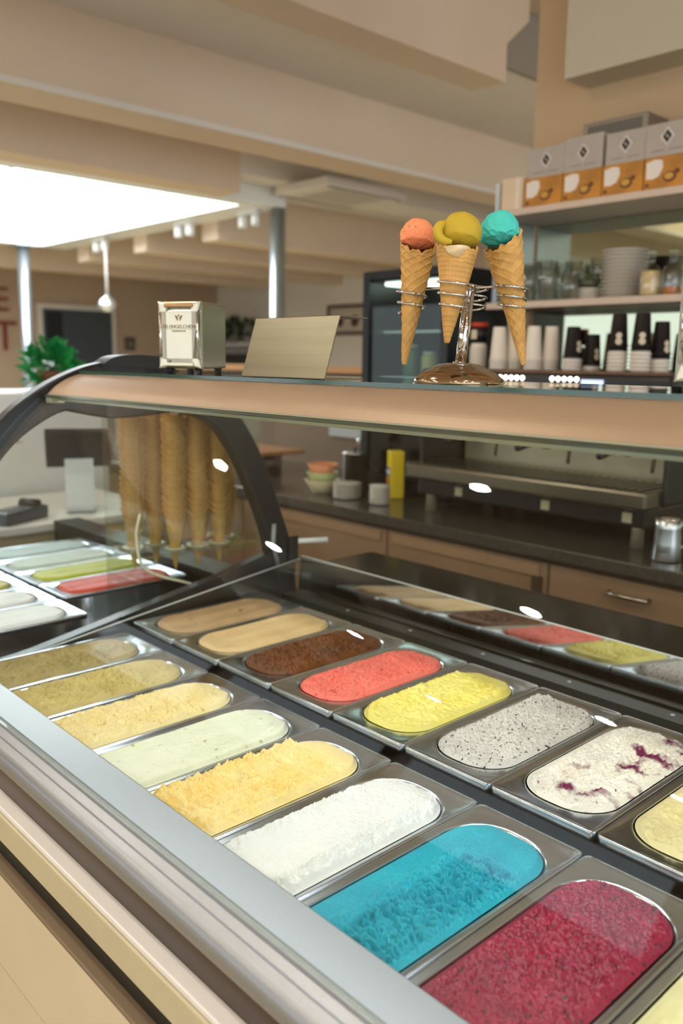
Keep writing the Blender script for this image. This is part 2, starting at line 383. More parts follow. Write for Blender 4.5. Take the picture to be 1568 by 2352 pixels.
prism('arch_cap', crom([(-.03, 1.415), (.0, 1.432), (.04, 1.437), (.09, 1.436), (.13, 1.43), (.15, 1.40), (.06, 1.41), (-.03, 1.412)], 4), 1.195-.3, 1.25-.3, M_BLACK, case)
for y0 in (1.205, Y0-.04): prism('end_panel', [(-.455, .1), (.52, .1), (.515, .955), (.42, .93), (.26, .893), (0, .846), (-.2, .81), (-.455, .78)], y0-.3, y0+.03-.3, M_BLACK, case)
# canopy: curved metal fascia, glass top shelf, light strip
can = crom([(-.152, 1.356), (-.135, 1.371), (-.112, 1.3845), (-.09, 1.393), (-.078, 1.3955)], 4)
M_CANOPY = mat('canopy metal', '#b39a80', .42, .35, noise=.02)  # tan of the reflected ceiling is put into the base colour
cprism('canopy', strip([tuple(p) for p in can], -.004), M_CANOPY, smooth=False)
cprism('canopy_lower_seal', [(-.156, 1.3535), (-.150, 1.3565), (-.136, 1.3455), (-.141, 1.342)], mat('pale green seal', '#a9b39c', .3))
cprism('canopy_seal_groove', [(-.1625, 1.3505), (-.1555, 1.3543), (-.1545, 1.3527), (-.1615, 1.349)], mat('dark green seal', '#3f463c', .35))
cbox('shelf_glass', (-.0795, .19), (Y0, Y1), (1.396, 1.402), M_GLASS)
cbox('shelf_glass_edge', (-.0815, -.0797), (Y0, Y1), (1.396, 1.402), mat('green glass edge', '#1f4c3f', .1, spec=.8))
cprism('shelf_support', [(.13, 1.3955), (.13, 1.372), (.165, 1.372), (.165, 1.3955)], M_STEEL)
cbox('light_strip_blocker', (-.080, -.040), (Y0+.04, Y1-.04), (1.3863, 1.395), M_STEEL)  # opaque strip added to stop the lamp shining up through the shelf
ls = cbox('light_strip', (-.075, -.045), (Y0+.05, Y1-.05), (1.378, 1.386), mat('led strip', '#ffffff', .5, emit=LED_L, ecolor='#fafcff'))
box('clip', (-.16, -.128), (1.17-.3, 1.195-.3), (1.337, 1.352), mat('pale green seal'), case, .003)
# front glass: curved sheet from the rail up to the canopy
fg = crom([(-.4205, .8405), (-.418, .92), (-.395, 1.02), (-.352, 1.125), (-.29, 1.222), (-.222, 1.299), (-.163, 1.349)], 8)
cprism('front_glass', strip([tuple(p) for p in fg], .004), glass('front glass', (.95, .98, .965, 1), gain=.42), smooth=False)
for p in case.children:
    if p.name.startswith('front_glass'):
        p.data.polygons.foreach_set('use_smooth', [len(q.vertices) == 4 for q in p.data.polygons])
        p.data.set_sharp_from_angle(angle=.6)
# white handle on the serving side of the arch
tube('handle', [(.495, 1.22-.3, .948), (.52, 1.215-.3, .95), (.60, 1.17-.3, .952)], [.006, .0075, .0075], M_WHITE, case, 12)
tube('gas_strut', [(.44, 1.2-.3, 1.01), (.437, 1.2-.3, .96), (.452, 1.2-.3, .90)], .006, mat('grey strut', '#8f938f', .4), case, 10)
box('bracket', (.488, .52), (1.196-.3, 1.2-.3), (.90, .97), M_BLACK, case, .002)

# ------------------------------------------------------------------ pans of ice cream
def rrect(hx, hy, r, n=8):
    pts = []
    for cx, cy, a0 in ((hx-r, hy-r, 0), (-hx+r, hy-r, PI/2), (-hx+r, -hy+r, PI), (hx-r, -hy+r, 3*PI/2)):
        for k in range(n): a = a0+PI/2*k/(n-1); pts.append((cx+r*math.cos(a), cy+r*math.sin(a)))
    return pts
HX, HY, IX, IY, IR = .1875, .0825, .158, .0715, .062
def pan_mesh(HX, IX):
    rings = [(HX, HY, .008, -.013), (HX+.0006, HY+.0006, .0085, -.004), (HX, HY, .008, -.0008), (HX-.0015, HY-.0015, .008, 0), (HX-.004, HY-.004, .009, -.0008),
             (HX-.010, IY+.004, .03, -.0018), (IX+.008, IY+.0015, IR, -.0022), (IX+.002, IY+.0005, IR, -.0036), (IX, IY-.001, IR, -.0075), (IX-.004, IY-.004, .058, -.05), (IX-.008, IY-.008, .05, -.104)]
    vs, fs = [], []; N = 32
    for hx, hy, r, z in rings: vs += [(x, y, z) for x, y in rrect(hx, hy, min(r, hy-.001))]
    for i in range(len(rings)-1):
        for k in range(N): fs.append((i*N+k, i*N+(k+1) % N, (i+1)*N+(k+1) % N, (i+1)*N+k))
    fs.append(tuple((len(rings)-1)*N+k for k in range(N)))
    me = bpy.data.meshes.new('steel_tray'); me.from_pydata(vs, [], fs)
    bm = bmesh.new(); bm.from_mesh(me); bmesh.ops.recalc_face_normals(bm, faces=bm.faces); bm.to_mesh(me); bm.free()
    me.materials.append(M_PAN); me.polygons.foreach_set('use_smooth', [True]*len(me.polygons)); me.set_sharp_from_angle(angle=1.0)
    return me
PAN_SHORT = pan_mesh(HX, IX); PAN_LONG = pan_mesh(.207, .1775)
def sstep(a, b, x): t = np.clip((x-a)/(b-a), 0, 1); return t*t*(3-2*t)
def ice_mesh(style, seed, nx=150, ny=72, lift=0., ix=IX):
    hx, hy, r = ix-.0015, IY-.0025, IR-.003
    u = np.linspace(-1, 1, nx); x = hx*np.sin(u*PI/2*.985)/math.sin(PI/2*.985)
    d = np.clip(np.abs(x)-(hx-r), 0, None); wy = hy-r+np.sqrt(np.clip(r*r-d*d, 0, None))
    s = np.linspace(-1, 1, ny)
    X = np.repeat(x[:, None], ny, 1); Yv = wy[:, None]*s[None]
    ed = np.minimum((1-np.abs(s))[None]*wy[:, None], np.clip(hx-np.abs(X), 0, None)*1.0)   # distance in from the rim
    rim = sstep(0, .010, ed)
    h = -.004+rim*.006+lift*sstep(0, .03, ed)
    a, b = X*1000, Yv*1000            # millimetres
    # drag marks run along the pan; the scoop chatters across them
    def chatter(m, amp, wl=7., wid=16.):
        warp = 6*fbm(a/30, b/25, seed)
        rid = np.abs(np.sin((a+warp+.35*b)*PI/wl))
        br = vnoise(a/5., b/wid, seed+5)
        return m*amp*(.55*rid*br+.55*fbm(a/7, b/6, seed+2)+.35*fbm(a/2.6, b/2.6, seed+3)-.35)
    def craggy(m, amp, s1=9.): 
        q = fbm(a/s1, b/s1, seed+1); q2 = 1-np.abs(2*vnoise(a/(s1*.55), b/(s1*.7), seed+4)-1)
        return m*amp*((q-.47)*2+.45*q2*fbm(a/3, b/3, seed+6)-.1)
    def crag(sx, sy, sd=0, oc=3, p=1.6, skew=0.):
        r, am, aa = 0, 1., a+skew*b
        for i in range(oc): r = r+am*(1-np.abs(2*vnoise(aa/sx*2**i+i*7, b/sy*2**i, seed+sd+i)-1))**p; am *= .5
        return r/1.75-.45
    soft = .0022*(fbm(a/45, b/25, seed)-.45)+.0006*(fbm(a/8, b/5, seed+9)-.45)
    h = h+soft*rim*1.5; h0 = h.copy()
    if style == 'smooth': h += rim*(.0018*np.sin((b+6*fbm(a/60, b/40, seed))/9.)*.5+.0012*(fbm(a/20, b/6, seed+1)-.45))
    elif style == 'scooped':
        ew = 9*fbm(a/16, b/16, seed); band = sstep(26, 14, b+ew)*sstep(112, 92, a+ew*1.5)
        cut = np.abs(np.sin((a+5*fbm(a/24, b/14, seed)+.3*b)*PI/8.5))**.7
        h += rim*(band*(.0125*crag(7.5, 11, 1, 4, 1.4)+.0045*(cut-.5)*vnoise(a/9, b/20, seed+2)*2-.0045)+.0045*np.exp(-((b+ew-27)/6)**2)*sstep(112, 80, a)*(crag(5, 5, 3)+.5)+(1-band)*.0006*crag(22, 4, 5))
    elif style == 'rough':
        ew = 10*fbm(a/18, b/18, seed); band = sstep(112, 78, a+ew)*.85+.15
        h += rim*(band*.0105*crag(8, 8, 1, 4)+.003*band*(fbm(a/22, b/14, seed)-.45))
    elif style == 'mango':
        ew = 10*fbm(a/15, b/15, seed); band = sstep(140, 108, a+ew); gm = .55 if seed > 35 else 1.
        h += gm*rim*(band*(.0125*crag(6.5, 15, 1, 4, 1.5, .5)+.008*(fbm(a/30, b/18, seed)-.45))+.006*sstep(5, 45, b)*band+.008*sstep(28, 42, b)*sstep(66, 52, b)*band*crag(6, 14, 4, 3, 1.5, .3))
    elif style == 'white':
        e2 = 5*fbm(a/14, b/20, seed); m = sstep(-30, -44, b+e2)+sstep(36, 50, b+e2)*.9*sstep(120, 90, a)
        h += rim*(.0030*(fbm(a/16, b/10, seed)-.45)+m*(.010*crag(6, 8, 1, 4)+.004)+.0016*crag(7, 5, 3, 3)+.0012*crag(2.5, 2.5, 5, 2))
    elif style == 'grainy':
        h += rim*(.0050*crag(7, 6, 1, 4, 1.4)+.0018*crag(2.5, 2.5, 3, 2)+.012*sstep(22, 52, b)*sstep(85, 150, a+8*fbm(a/8, b/8, seed))*(crag(8, 8, 6, 3)+.7))
    elif style == 'berry':
        h += rim*(.0034*crag(9, 5, 1, 3, 1.2)+.0030*crag(2.8, 2.4, 3, 2, 1.2)+.0016*np.sin((b+10*fbm(a/30, b/30, seed))/3.2)*sstep(.3, .7, fbm(a/25, b/25, seed+3)))
    elif style == 'ripple':
        h += rim*(.0042*np.sin((b+10*fbm(a/45, b/30, seed))/6.5)*.5+.0045*crag(13, 4.5, 1, 3, 1.3)+.0014*crag(3.5, 2.5, 4, 2))
    elif style == 'pitted':
        h += rim*(-.0050*sstep(.60, .78, vnoise(a/5.0, b/3.4, seed))+.0030*crag(9, 4, 1, 3, 1.3)*sstep(125, 90, a)+.0012*(fbm(a/6, b/6, seed)-.45))
    h = h0+(h-h0)*1.4*(.15+.85*sstep(.002, .019, ed))
    h += .0004*(vnoise(a, b, seed)-.5)*rim
    vs = np.stack([X, Yv, h], -1).reshape(-1, 3)
    idx = np.arange(nx*ny).reshape(nx, ny)
    q = np.stack([idx[:-1, :-1], idx[1:, :-1], idx[1:, 1:], idx[:-1, 1:]], -1).reshape(-1, 4)
    me = bpy.data.meshes.new('ice_cream'); me.vertices.add(len(vs)); me.vertices.foreach_set('co', vs.ravel())
    me.loops.add(q.size); me.loops.foreach_set('vertex_index', q.ravel()); me.polygons.add(len(q))
    me.polygons.foreach_set('loop_start', np.arange(0, q.size, 4)); me.polygons.foreach_set('loop_total', np.full(len(q), 4))
    me.polygons.foreach_set('use_smooth', np.ones(len(q), bool)); me.update(calc_edges=True); return me
PITCH_Y = .168
G_F, G_B = 'pans in the front row of the case', 'pans in the back row of the case'
FRONT = [  # (k, style, colour material, label, resolution)
    (-2, 'ripple', icemat('vanilla cream ice', '#f3ecc0', '#e6dc9c'), 'steel pan of pale yellow ice cream beside the magenta one at the near corner', 130),
    (-1, 'berry', icemat('blackberry ice', '#a80f45', '#860a36', '#2d0619', 210., .63, (1, 1, 1), '#930f3e', 26., .56, .28, gloss=.6), 'steel pan of deep magenta berry sorbet', 400),
    (0, 'scooped', icemat('turquoise ice', '#12b0c8', '#009bb9'), 'steel pan of turquoise blue ice cream with a rough scooped track', 420),
    (1, 'white', icemat('white ice', '#f1f1ef', '#e9ebea'), 'steel pan of pure white ice cream in the front row', 380),
    (2, 'mango', icemat('mango ice', '#fde7a8', '#f8d981', '#c9612f', 60., .80), 'steel pan of golden yellow ice cream with deep torn furrows', 360),
    (3, 'smooth', icemat('mint ice', '#e8ead3', '#dfe4c8', '#b0a45a', 60., .70), 'steel pan of very pale green ice cream with small flecks', 200),
    (4, 'rough', icemat('hazelnut ice', '#f6e4ae', '#efd892', '#caa255', 60., .70), 'steel pan of pale custard coloured ice cream with crumbly surface', 260),
    (5, 'rough', icemat('pistachio ice', '#d3c07c', '#bda962', '#a8954c', 60., .70), 'steel pan of greenish yellow ice cream with crumbled top', 220),
    (6, 'rough', icemat('dark pistachio ice', '#b3a068', '#97854e', '#85733e', 60., .70), 'steel pan of dull olive ice cream at the far front corner', 180)]
BACK = [
    (-2, 'smooth', icemat('plain cream ice', '#efe2bd'), 'steel pan of plain cream ice cream at the near end of the back row', 90),
    (-1, 'ripple', icemat('cream ice', '#f4e6b4', '#ecdca0'), 'steel pan of cream yellow ice cream cut off by the picture edge', 150),
    (0, 'ripple', icemat('cherry cream ice', '#fdf9f0', '#f7efe0', '#9c5a80', 120., .72, (1, 1, 1), '#76184c', 21., .615, pb=(-.15, -1.1)), 'steel pan of white ice cream streaked with purple cherry', 300),
    (1, 'grainy', icemat('stracciatella ice', '#e4e0db', '#d8d3cd', '#4a3428', 150., .645, (1, 1.5, 1)), 'steel pan of grey white ice cream with dark chocolate flecks', 320),
    (2, 'mango', icemat('lemon ice', '#f8ec90', '#f3e26c'), 'steel pan of bright lemon yellow ice cream', 260),
    (3, 'pitted', icemat('strawberry ice', '#ff8779', '#ff7a6c', '#e0352c', 75., .68), 'steel pan of salmon pink strawberry ice cream', 240),
    (4, 'rough', icemat('chocolate ice', '#7d4512', '#5f320c', '#3a1b06', 60., .66), 'steel pan of dark brown chocolate ice cream', 240),
    (5, 'smooth', icemat('caramel ice', '#e8ca96', '#dfbd84'), 'steel pan of smooth caramel beige ice cream next to the chocolate one', 130),
    (6, 'smooth', icemat('coffee ice', '#c3a47a', '#b29168', '#6f4424', 30., .70), 'steel pan of coffee brown ice cream in the far back corner', 110)]
def put_pan(x, y, z, style, m, label, nx, group, seed, long=False):
    t = thing('ice_cream_pan', label, 'ice cream pan', (x, y, z), 0, group)
    o = bpy.data.objects.new('steel_tray', PAN_LONG if long else PAN_SHORT); COL.objects.link(o); o.parent = t
    me = ice_mesh(style, seed, nx, int(nx*.48), 0., .1775 if long else IX); me.materials.append(m)
    o = bpy.data.objects.new('ice_cream', me); COL.objects.link(o); o.parent = t
    return t
for k, st, m, lab, nx in FRONT: put_pan(-.2135, k*PITCH_Y+.084, .82, st, m, lab, nx, G_F, k+20, True)
for k, st, m, lab, nx in BACK: put_pan(.1985, k*PITCH_Y+.084+random.uniform(-.001, .001), .84, st, m, lab, nx, G_B, k+40)

# ================================================================== on the glass shelf
ZS = 1.4021
# ---- bent steel sign plate
sp = thing('metal_sign_plate', 'blank bent stainless steel sign plate standing on the glass shelf', 'sign holder', (-.03, .55, ZS))
prof = [(-.028, .0), (-.030, .0015), (.0, .0945), (.003, .0955), (.058, .0935), (.058, .0922), (.0035, .0942), (.0015, .0932), (-.0275, .0025), (-.026, .0015), (.05, .0012), (.05, 0)]
prism('plate', prof, -.103, .103, mat('brushed warm steel', '#8f8a76', .34, 1., noise=.1, nscale=90, stretch=(1, .02, 1)), sp)
# ---- napkin dispensers
M_NAPF = mat('satin dispenser steel', '#d9d4bf', .3, .85)
M_INK = mat('dark gold print', '#8a7440', .5)
def napkin(label, loc, rz):
    t = thing('napkin_dispenser', label, 'napkin dispenser', loc, rz, 'napkin dispensers on the glass shelf')
    W, D, H, z0 = .044, .056, .122, .010
    box('body', (-W+.002, W-.002), (-D+.006, D), (z0, z0+H), mat('dispenser steel', '#a8a58f', .22, .95, noise=.05), t, .004, 3)
    # front frame with flared corners around a recessed face plate
    def fr(a, b):
        pts = []
        for sx, sz in ((1, 1), (-1, 1), (-1, -1), (1, -1)):
            c = [(sx*a, sz*b)]
            k = [(sx*(a-.004), sz*(b-.016)), (sx*a, sz*b), (sx*(a-.016), sz*(b-.004))]
            pts += k if sx*sz < 0 else k[::-1]
        return pts
    f = fr(W, H/2); g = fr(W-.010, H/2-.012)
    vs = [(x, -D+.006, z+z0+H/2) for x, z in f]+[(x, -D-.001, z+z0+H/2) for x, z in f]+[(x*.93, -D-.003, z*.95+z0+H/2) for x, z in f]
    n = len(f); fs = []
    for q in range(2):
        for i in range(n): fs.append((q*n+i, q*n+(i+1) % n, (q+1)*n+(i+1) % n, (q+1)*n+i))
    fs += [tuple(range(2*n, 3*n)), tuple(range(n-1, -1, -1))]
    fp = mesh('front_frame', vs, fs, M_NAPF, t)
    box('lip', (-.029, .029), (-D-.007, -D-.0025), (z0+.004, z0+.011), M_NAPF, fp, .0015)
    box('lip', (-.029, .029), (-D-.007, -D-.0025), (z0+H-.011, z0+H-.004), mat('dispenser lip', '#a8835a', .25, .9), fp, .0015)
    for sx in (-1, 1): tube('side_fold', [(sx*(W-.006), -D-.003, z0+.020), (sx*(W-.006), -D-.003, z0+H-.020)], .0028, M_CHROME, fp, 8)
    R = Matrix.Translation((0, -D-.0033, 0)) @ Matrix.Rotation(PI/2, 4, 'X')
    text('lettering', 'EIS ENGELCHEN', .0092, M_INK, fp, Matrix.Translation((0, 0, z0+.076)) @ R)
    text('lettering', 'MANUFAKTUR', .0042, M_INK, fp, Matrix.Translation((0, 0, z0+.068)) @ R)
    box('rule', (-.026, .026), (-D-.0037, -D-.0030), (z0+.0713, z0+.0717), M_INK, fp)
    # winged emblem
    for sx in (-1, 1):
        for j in range(3):
            a = [(sx*.0015, .0945-.0028*j), (sx*(.0085-.0018*j), .0972-.003*j), (sx*(.0068-.0016*j), .0938-.0032*j), (sx*.0022, .0915-.0026*j)]
            mesh('emblem', [(x, -D-.0036, z0+z) for x, z in a]+[(x, -D-.0030, z0+z) for x, z in a], [(0, 1, 2, 3), (7, 6, 5, 4), (0, 4, 5, 1), (1, 5, 6, 2), (2, 6, 7, 3), (3, 7, 4, 0)], M_INK, fp)
    lathe('emblem', [(0, .0007), (.0017, .0006), (.0017, 0)], M_INK, fp, 12, (0, -D-.0030, z0+.0965), axis=(0, -1, 0))
    for sx in (-.03, .03):
        for sy in (-.042, .042): lathe('foot', [(.0065, 0), (.0075, .0102)], M_BLACKM, t, 16, (sx, sy, 0))
    return t
napkin('steel napkin dispenser with gold lettering at the far end of the shelf', (.012, .905, ZS), -1.05)
napkin('steel napkin dispenser cut off by the right edge of the picture', (.066, -.087, ZS), -1.25)

# ---- cone stand with coils
S = np.array([.0, .241, ZS]); LAT = np.array([AR[0], AR[1], 0]); LAT /= np.linalg.norm(LAT); FWD = np.array([-LAT[1], LAT[0], 0])
st = thing('cone_stand', 'chrome stand with four wire coils holding the ice cream cones', 'cone stand', tuple(S))
def sl(p): return tuple(np.asarray(p)-S)
lathe('base', [(0, .0), (.062, .0), (.0625, .0015), (.060, .006), (.052, .013), (.044, .0175), (.040, .0185), (.036, .0215), (.026, .0255), (.012, .0275), (0, .028)], mat('warm chrome', '#b59f84', .1, 1.), st, 64)
top = PD(1077, 672, 1.165)-S; lean = top/np.linalg.norm(top)
lathe('pole', [(.0058, .024), (.0058, .031), (.0076, .031), (.0076, np.linalg.norm(top))], mat('pole chrome', '#d8d6d2', .06, 1.), st, 32, axis=lean)
lathe('collar', [(.009, .024), (.009, .0285), (.0065, .0295), (.0065, .024)], M_CHROME, st, 6)
lathe('hub', [(0, -.002), (.007, -.001), (.013, .006), (.0125, .0085), (.006, .011), (0, .012)], M_CHROME, st, 24, tuple(top), axis=lean)
hub = S+top+lean*.006
def coil(c_px, c_py, depth, r_top, r_bot, turns, h, a0, back=False):
    c = PD(c_px, c_py, depth)
    pts = [hub]
    start = c+r_top*(LAT*math.cos(a0)+FWD*math.sin(a0))
    pts += [hub+(start-hub)*t for t in (.25, .5, .75, .92)]
    n = int(turns*28)
    for i in range(n+1):
        t = i/n; a = a0+2*PI*turns*t; r = r_top+(r_bot-r_top)*t
        pts.append(c+r*(LAT*math.cos(a)+FWD*math.sin(a))+np.array([0, 0, -h*max(0, t-.04)]))
    tube('wire_coil', [sl(p) for p in pts], .0017, M_CHROME, st, 8)
D1, D2, D3, D4 = 1.185, 1.085, 1.125, 1.235
coil(946, 661, D1, .0212, .0175, 2.45, .036, .35)
coil(1045, 645, D2, .0230, .0175, 2.75, .038, 1.9)
coil(1176, 656, D3, .0205, .0175, 2.8, .034, 2.4)
coil(1088, 661, D4, .0200, .0165, 2.8, .036, -1.7)

# ---- three cones, each a rolled waffle shell and a scoop
def waffle_cone(top, tip, R, seed, slant=0., cell=.0105, swirl=1, overlap=True, fine=False, slope_dir=(1, 0, 0)):
    top, tip = np.asarray(top), np.asarray(tip); ax = top-tip; H = np.linalg.norm(ax); ax /= H
    e1 = np.cross(ax, FWD); e1 /= np.linalg.norm(e1); e2 = np.cross(ax, e1)
    nz, na = 150, 120; vs = []; fs = []
    for i in range(nz):
        t = i/(nz-1)
        for k in range(na):
            a = 2*PI*k/na
            d = e1*math.cos(a)+e2*math.sin(a)
            r = R*(.09+.91*t**.93)
            arc = a*R*.75; z = t*H
            # ridges of the waffle iron
            if fine: u, v = a*26/(2*PI), z/.0062
            else: u, v = (arc*.9+z)/cell*.75, (arc*.9*swirl-z)/cell*.75
            g = max(0, 1-abs((u % 1)-.5)/.16)+max(0, 1-abs((v % 1)-.5)/.16)
            r += .0015*min(g, 1)*(.35+.65*t) if not fine else .0009*min(g, 1)
            r *= 1+.025*math.sin(2*a+seed)+.02*math.sin(3*a+6*t+seed)
            if overlap:                                   # the rolled edge spirals down the shell
                ph = ((a-1.2-2.0*t+seed) % (2*PI)); r += .0016*math.exp(-ph*1.1)
            ztop = slant*np.dot(d, np.asarray(slope_dir))*t**6*R*1.2
            jag = .0016*t**8*math.sin(9*a+seed)+.0012*t**8*math.sin(17*a)
            vs.append(tip+ax*(z+ztop+jag)+d*r)
    for i in range(nz-1):
        for k in range(na): fs.append((i*na+k, i*na+(k+1) % na, (i+1)*na+(k+1) % na, (i+1)*na+k))
    # inner wall
    o = len(vs)
    for i in range(nz-1, nz-13, -1):
        for k in range(na):
            p = np.array(vs[i*na+k]); c = tip+ax*np.dot(p-tip, ax); vs.append(c+(p-c)*.93)
    for k in range(na): fs.append(((nz-1)*na+k, (nz-1)*na+(k+1) % na, o+(k+1) % na, o+k))
    for i in range(11):
        for k in range(na): fs.append((o+i*na+k, o+i*na+(k+1) % na, o+(i+1)*na+(k+1) % na, o+(i+1)*na+k))
    fs.append(tuple(range(na-1, -1, -1)))
    return vs, fs
def scoop(c, R, seed, ax, skirt=.5, squash=.95, bumps=1.):
    c = np.asarray(c); ax = np.asarray(ax); e1 = np.cross(ax, FWD); e1 /= np.linalg.norm(e1); e2 = np.cross(ax, e1)
    nu, nv = 110, 150; vs, fs = [], []
    for i in range(nu+1):
        th = PI*i/nu; zc = math.cos(th); ring = []
        for k in range(nv):
            a = 2*PI*k/nv
            n1 = float(fbm(np.array(3*math.cos(a)+5), np.array(3*math.sin(a)+zc*2.5+5), seed))-.47
            r = R*(1+.16*bumps*n1+.02*bumps*math.sin(5*a+4*zc+seed)*(1-zc))
            band = math.exp(-((zc+.30+.12*math.sin(2*a+seed))/.16)**2)      # ragged skirt left by the scoop
            rag = float(vnoise(np.array(a*3.2), np.array(zc*6), seed+3))
            r += R*skirt*.26*band*rag
            if zc < -.35: r *= 1-.30*(-.35-zc)/.65
            d = ax*zc*squash+(e1*math.cos(a)+e2*math.sin(a))*math.sin(th)
            drip = -.12*R*band*(rag-.4)*bumps
            fine = .004*R*(float(vnoise(np.array(a*14), np.array(zc*16), seed+1))-.5)
            vs.append(c+d*(r+fine)+ax*drip)
    for i in range(nu):
        for k in range(nv): fs.append((i*nv+k, i*nv+(k+1) % nv, (i+1)*nv+(k+1) % nv, (i+1)*nv+k))
    return vs, fs
def cone_thing(label, top, tip, R, seed, scm, sc_c, sc_R, sc_kw={}, extra=None, **kw):
    base = np.asarray(tip); t = thing('ice_cream_cone', label, 'ice cream cone', tuple(base), 0, 'ice cream cones in the chrome stand')
    vs, fs = waffle_cone(top, tip, R, seed, **kw); mesh('waffle_cone', [v-base for v in vs], fs, M_WAFFLE, t, True)
    ax = (np.asarray(top)-base); ax /= np.linalg.norm(ax)
    vs, fs = scoop(sc_c, sc_R, seed, ax, **sc_kw); o = mesh('scoop', [v-base for v in vs], fs, scm, t, True)
    if extra: extra(t, base, ax)
    return t
M_SCO = icemat('orange scoop', '#ffa274', '#ff986a', '#b0482c', 330., .665, (1, 1, 1), None, rough=.6, gloss=.2, bump=.3)
M_SCY = icemat('mustard scoop', '#cbb03e', '#c2a532', rough=.6, gloss=.2, bump=.3)
M_SCT = icemat('teal scoop', '#55d4c8', '#47c8bd', '#1f8f86', 300., .76, rough=.6, gloss=.2, bump=.4)
px = 1951.62
cone_thing('waffle cone with a flecked orange scoop at the left of the stand', PD(961, 557, D1-.002), PD(929, 838, D1+.004), .0240, 1.3, M_SCO, PD(959, 543, D1-.006), .0240, dict(skirt=.16, squash=1.0, bumps=.5), slant=.62, slope_dir=tuple(FWD))
def curl(t, base, ax):
    # lip of mustard ice cream folded out to the left, and the pale drip below the scoop
    pts = [PD(x, y, D2-.012+dz) for x, y, dz in ((1034, 522, .006), (1020, 517, .002), (1009, 520, -.002), (1005, 532, -.004), (1009, 545, -.005), (1020, 553, -.006), (1036, 556, -.004))]
    tube('scoop_curl', [p-base for p in crom(pts, 6)], [.0030+.0034*math.sin(PI*min(1, .12+.8*i/36)) for i in range(37)], M_SCY, t, 14)
    P = PD(1050, 568, D2-.0275); vs = []; fs = []; nu, nv = 21, 14
    for j in range(nv):
        v = j/(nv-1)
        for i in range(nu):
            u = -1+2*i/(nu-1); wv = (1-v**1.7)**.9+.02
            vs.append(P+LAT*(.0150*u*wv+.001*math.sin(7*v))+np.array([0, 0, -.0125*v+.002])+FWD*(.011*(u*wv)**2+.0045*v-.0045*(1-u*u)*math.sin(PI*min(1, .25+.75*v))-.001)-base)
    for j in range(nv-1):
        for i in range(nu-1): fs.append((j*nu+i, j*nu+i+1, (j+1)*nu+i+1, (j+1)*nu+i))
    o = mesh('cream_drip', vs, fs, mat('cream drip', '#f3ddb0', .35), t, True, False)
    sm = o.modifiers.new('thick', 'SOLIDIFY'); sm.thickness = .003; sm.offset = 0
cone_thing('fine grained wafer cone with a mustard yellow scoop in front', PD(1051, 565, D2), PD(1026, 788, D2+.004), .0262, 2.1, M_SCY, PD(1058, 536, D2-.003), .0262, dict(skirt=.14, squash=1.0, bumps=.35), curl, fine=True, overlap=False, slant=.3, slope_dir=tuple(FWD))
cone_thing('waffle cone with a turquoise scoop at the right of the stand', PD(1156, 551, D3), PD(1202, 838, D3+.004), .0250, 3.4, M_SCT, PD(1147, 531, D3-.008), .0258, dict(skirt=.6, squash=.98, bumps=1.2), slant=.5, slope_dir=tuple((LAT*.75+FWD*.66)))

# ================================================================== neighbouring case beyond the arch
nc = thing('neighbour_display_case', 'second lower ice cream case beyond the black arch', 'display case', (0, 2, 0))
box('body', (-.44, .5), (-.72, .45), (0, .70), M_BEIGE, nc); box('front_rail', (-.46, -.40), (-.72, .45), (.7005, .835), M_RAIL, nc, .008)
box('well_floor', (-.395, .505), (-.72, .45), (.7005, .716), M_STEEL, nc); box('back_trim', (.402, .50), (-.72, .45), (.7165, .84), M_GASK, nc)  # well floor made pale in place of bright reflections
box('front_glass', (-.445, -.441), (-.70, .44), (.836, 1.18), M_GLASS, nc)
box('glass_shelf', (-.44, .1), (-.05, .44), (1.18, 1.186), M_GLASS, nc); box('shelf_glass_edge', (-.442, -.440), (-.05, .44), (1.18, 1.186), mat('green glass edge'), nc)
NP = [(.0, 'smooth', icemat('red sorbet', '#e0523a', '#c8402c'), 'steel pan of red sorbet in the second case', .1985), (1, 'smooth', icemat('kiwi ice', '#c6cf2f', '#aebd22'), 'steel pan of lime green ice cream in the second case', .1985),
      (2, 'smooth', icemat('pale aqua ice', '#c8ddd2'), 'steel pan of pale grey green ice cream in the second case', .1985), (3, 'smooth', icemat('ice blue ice', '#bcd9de'), 'steel pan of pale blue ice cream in the second case', .1985),
      (4, 'smooth', icemat('amber ice', '#d3a41c', '#bd9112'), 'steel pan of amber yellow ice cream in the second case', -.1935),
      (0, 'smooth', icemat('milk ice', '#e9eef0'), 'steel pan of milk white ice cream at the front of the second case', -.1935), (1, 'smooth', icemat('olive ice', '#b9b95c'), 'steel pan of olive green ice cream at the front of the second case', -.1935),
      (-1, 'smooth', icemat('pale reflection ice', '#eaf2f3'), 'added pan of frosty white ice cream nearest the arch, standing for pale reflections', -.1935),  # added white pan stands in for pale reflections on the glass
      (2, 'smooth', icemat('snow ice', '#eef2f2'), 'steel pan of snow white ice cream in the second case', -.1935), (3, 'smooth', icemat('sage ice', '#a9c3a5'), 'steel pan of sage green ice cream in the second case', -.1935)]
for i, (k, sty, m, lab, x) in enumerate(NP): put_pan(x, 1.61+k*.168, .82, sty, m, lab, 60, 'pans in the second case', 70+i)
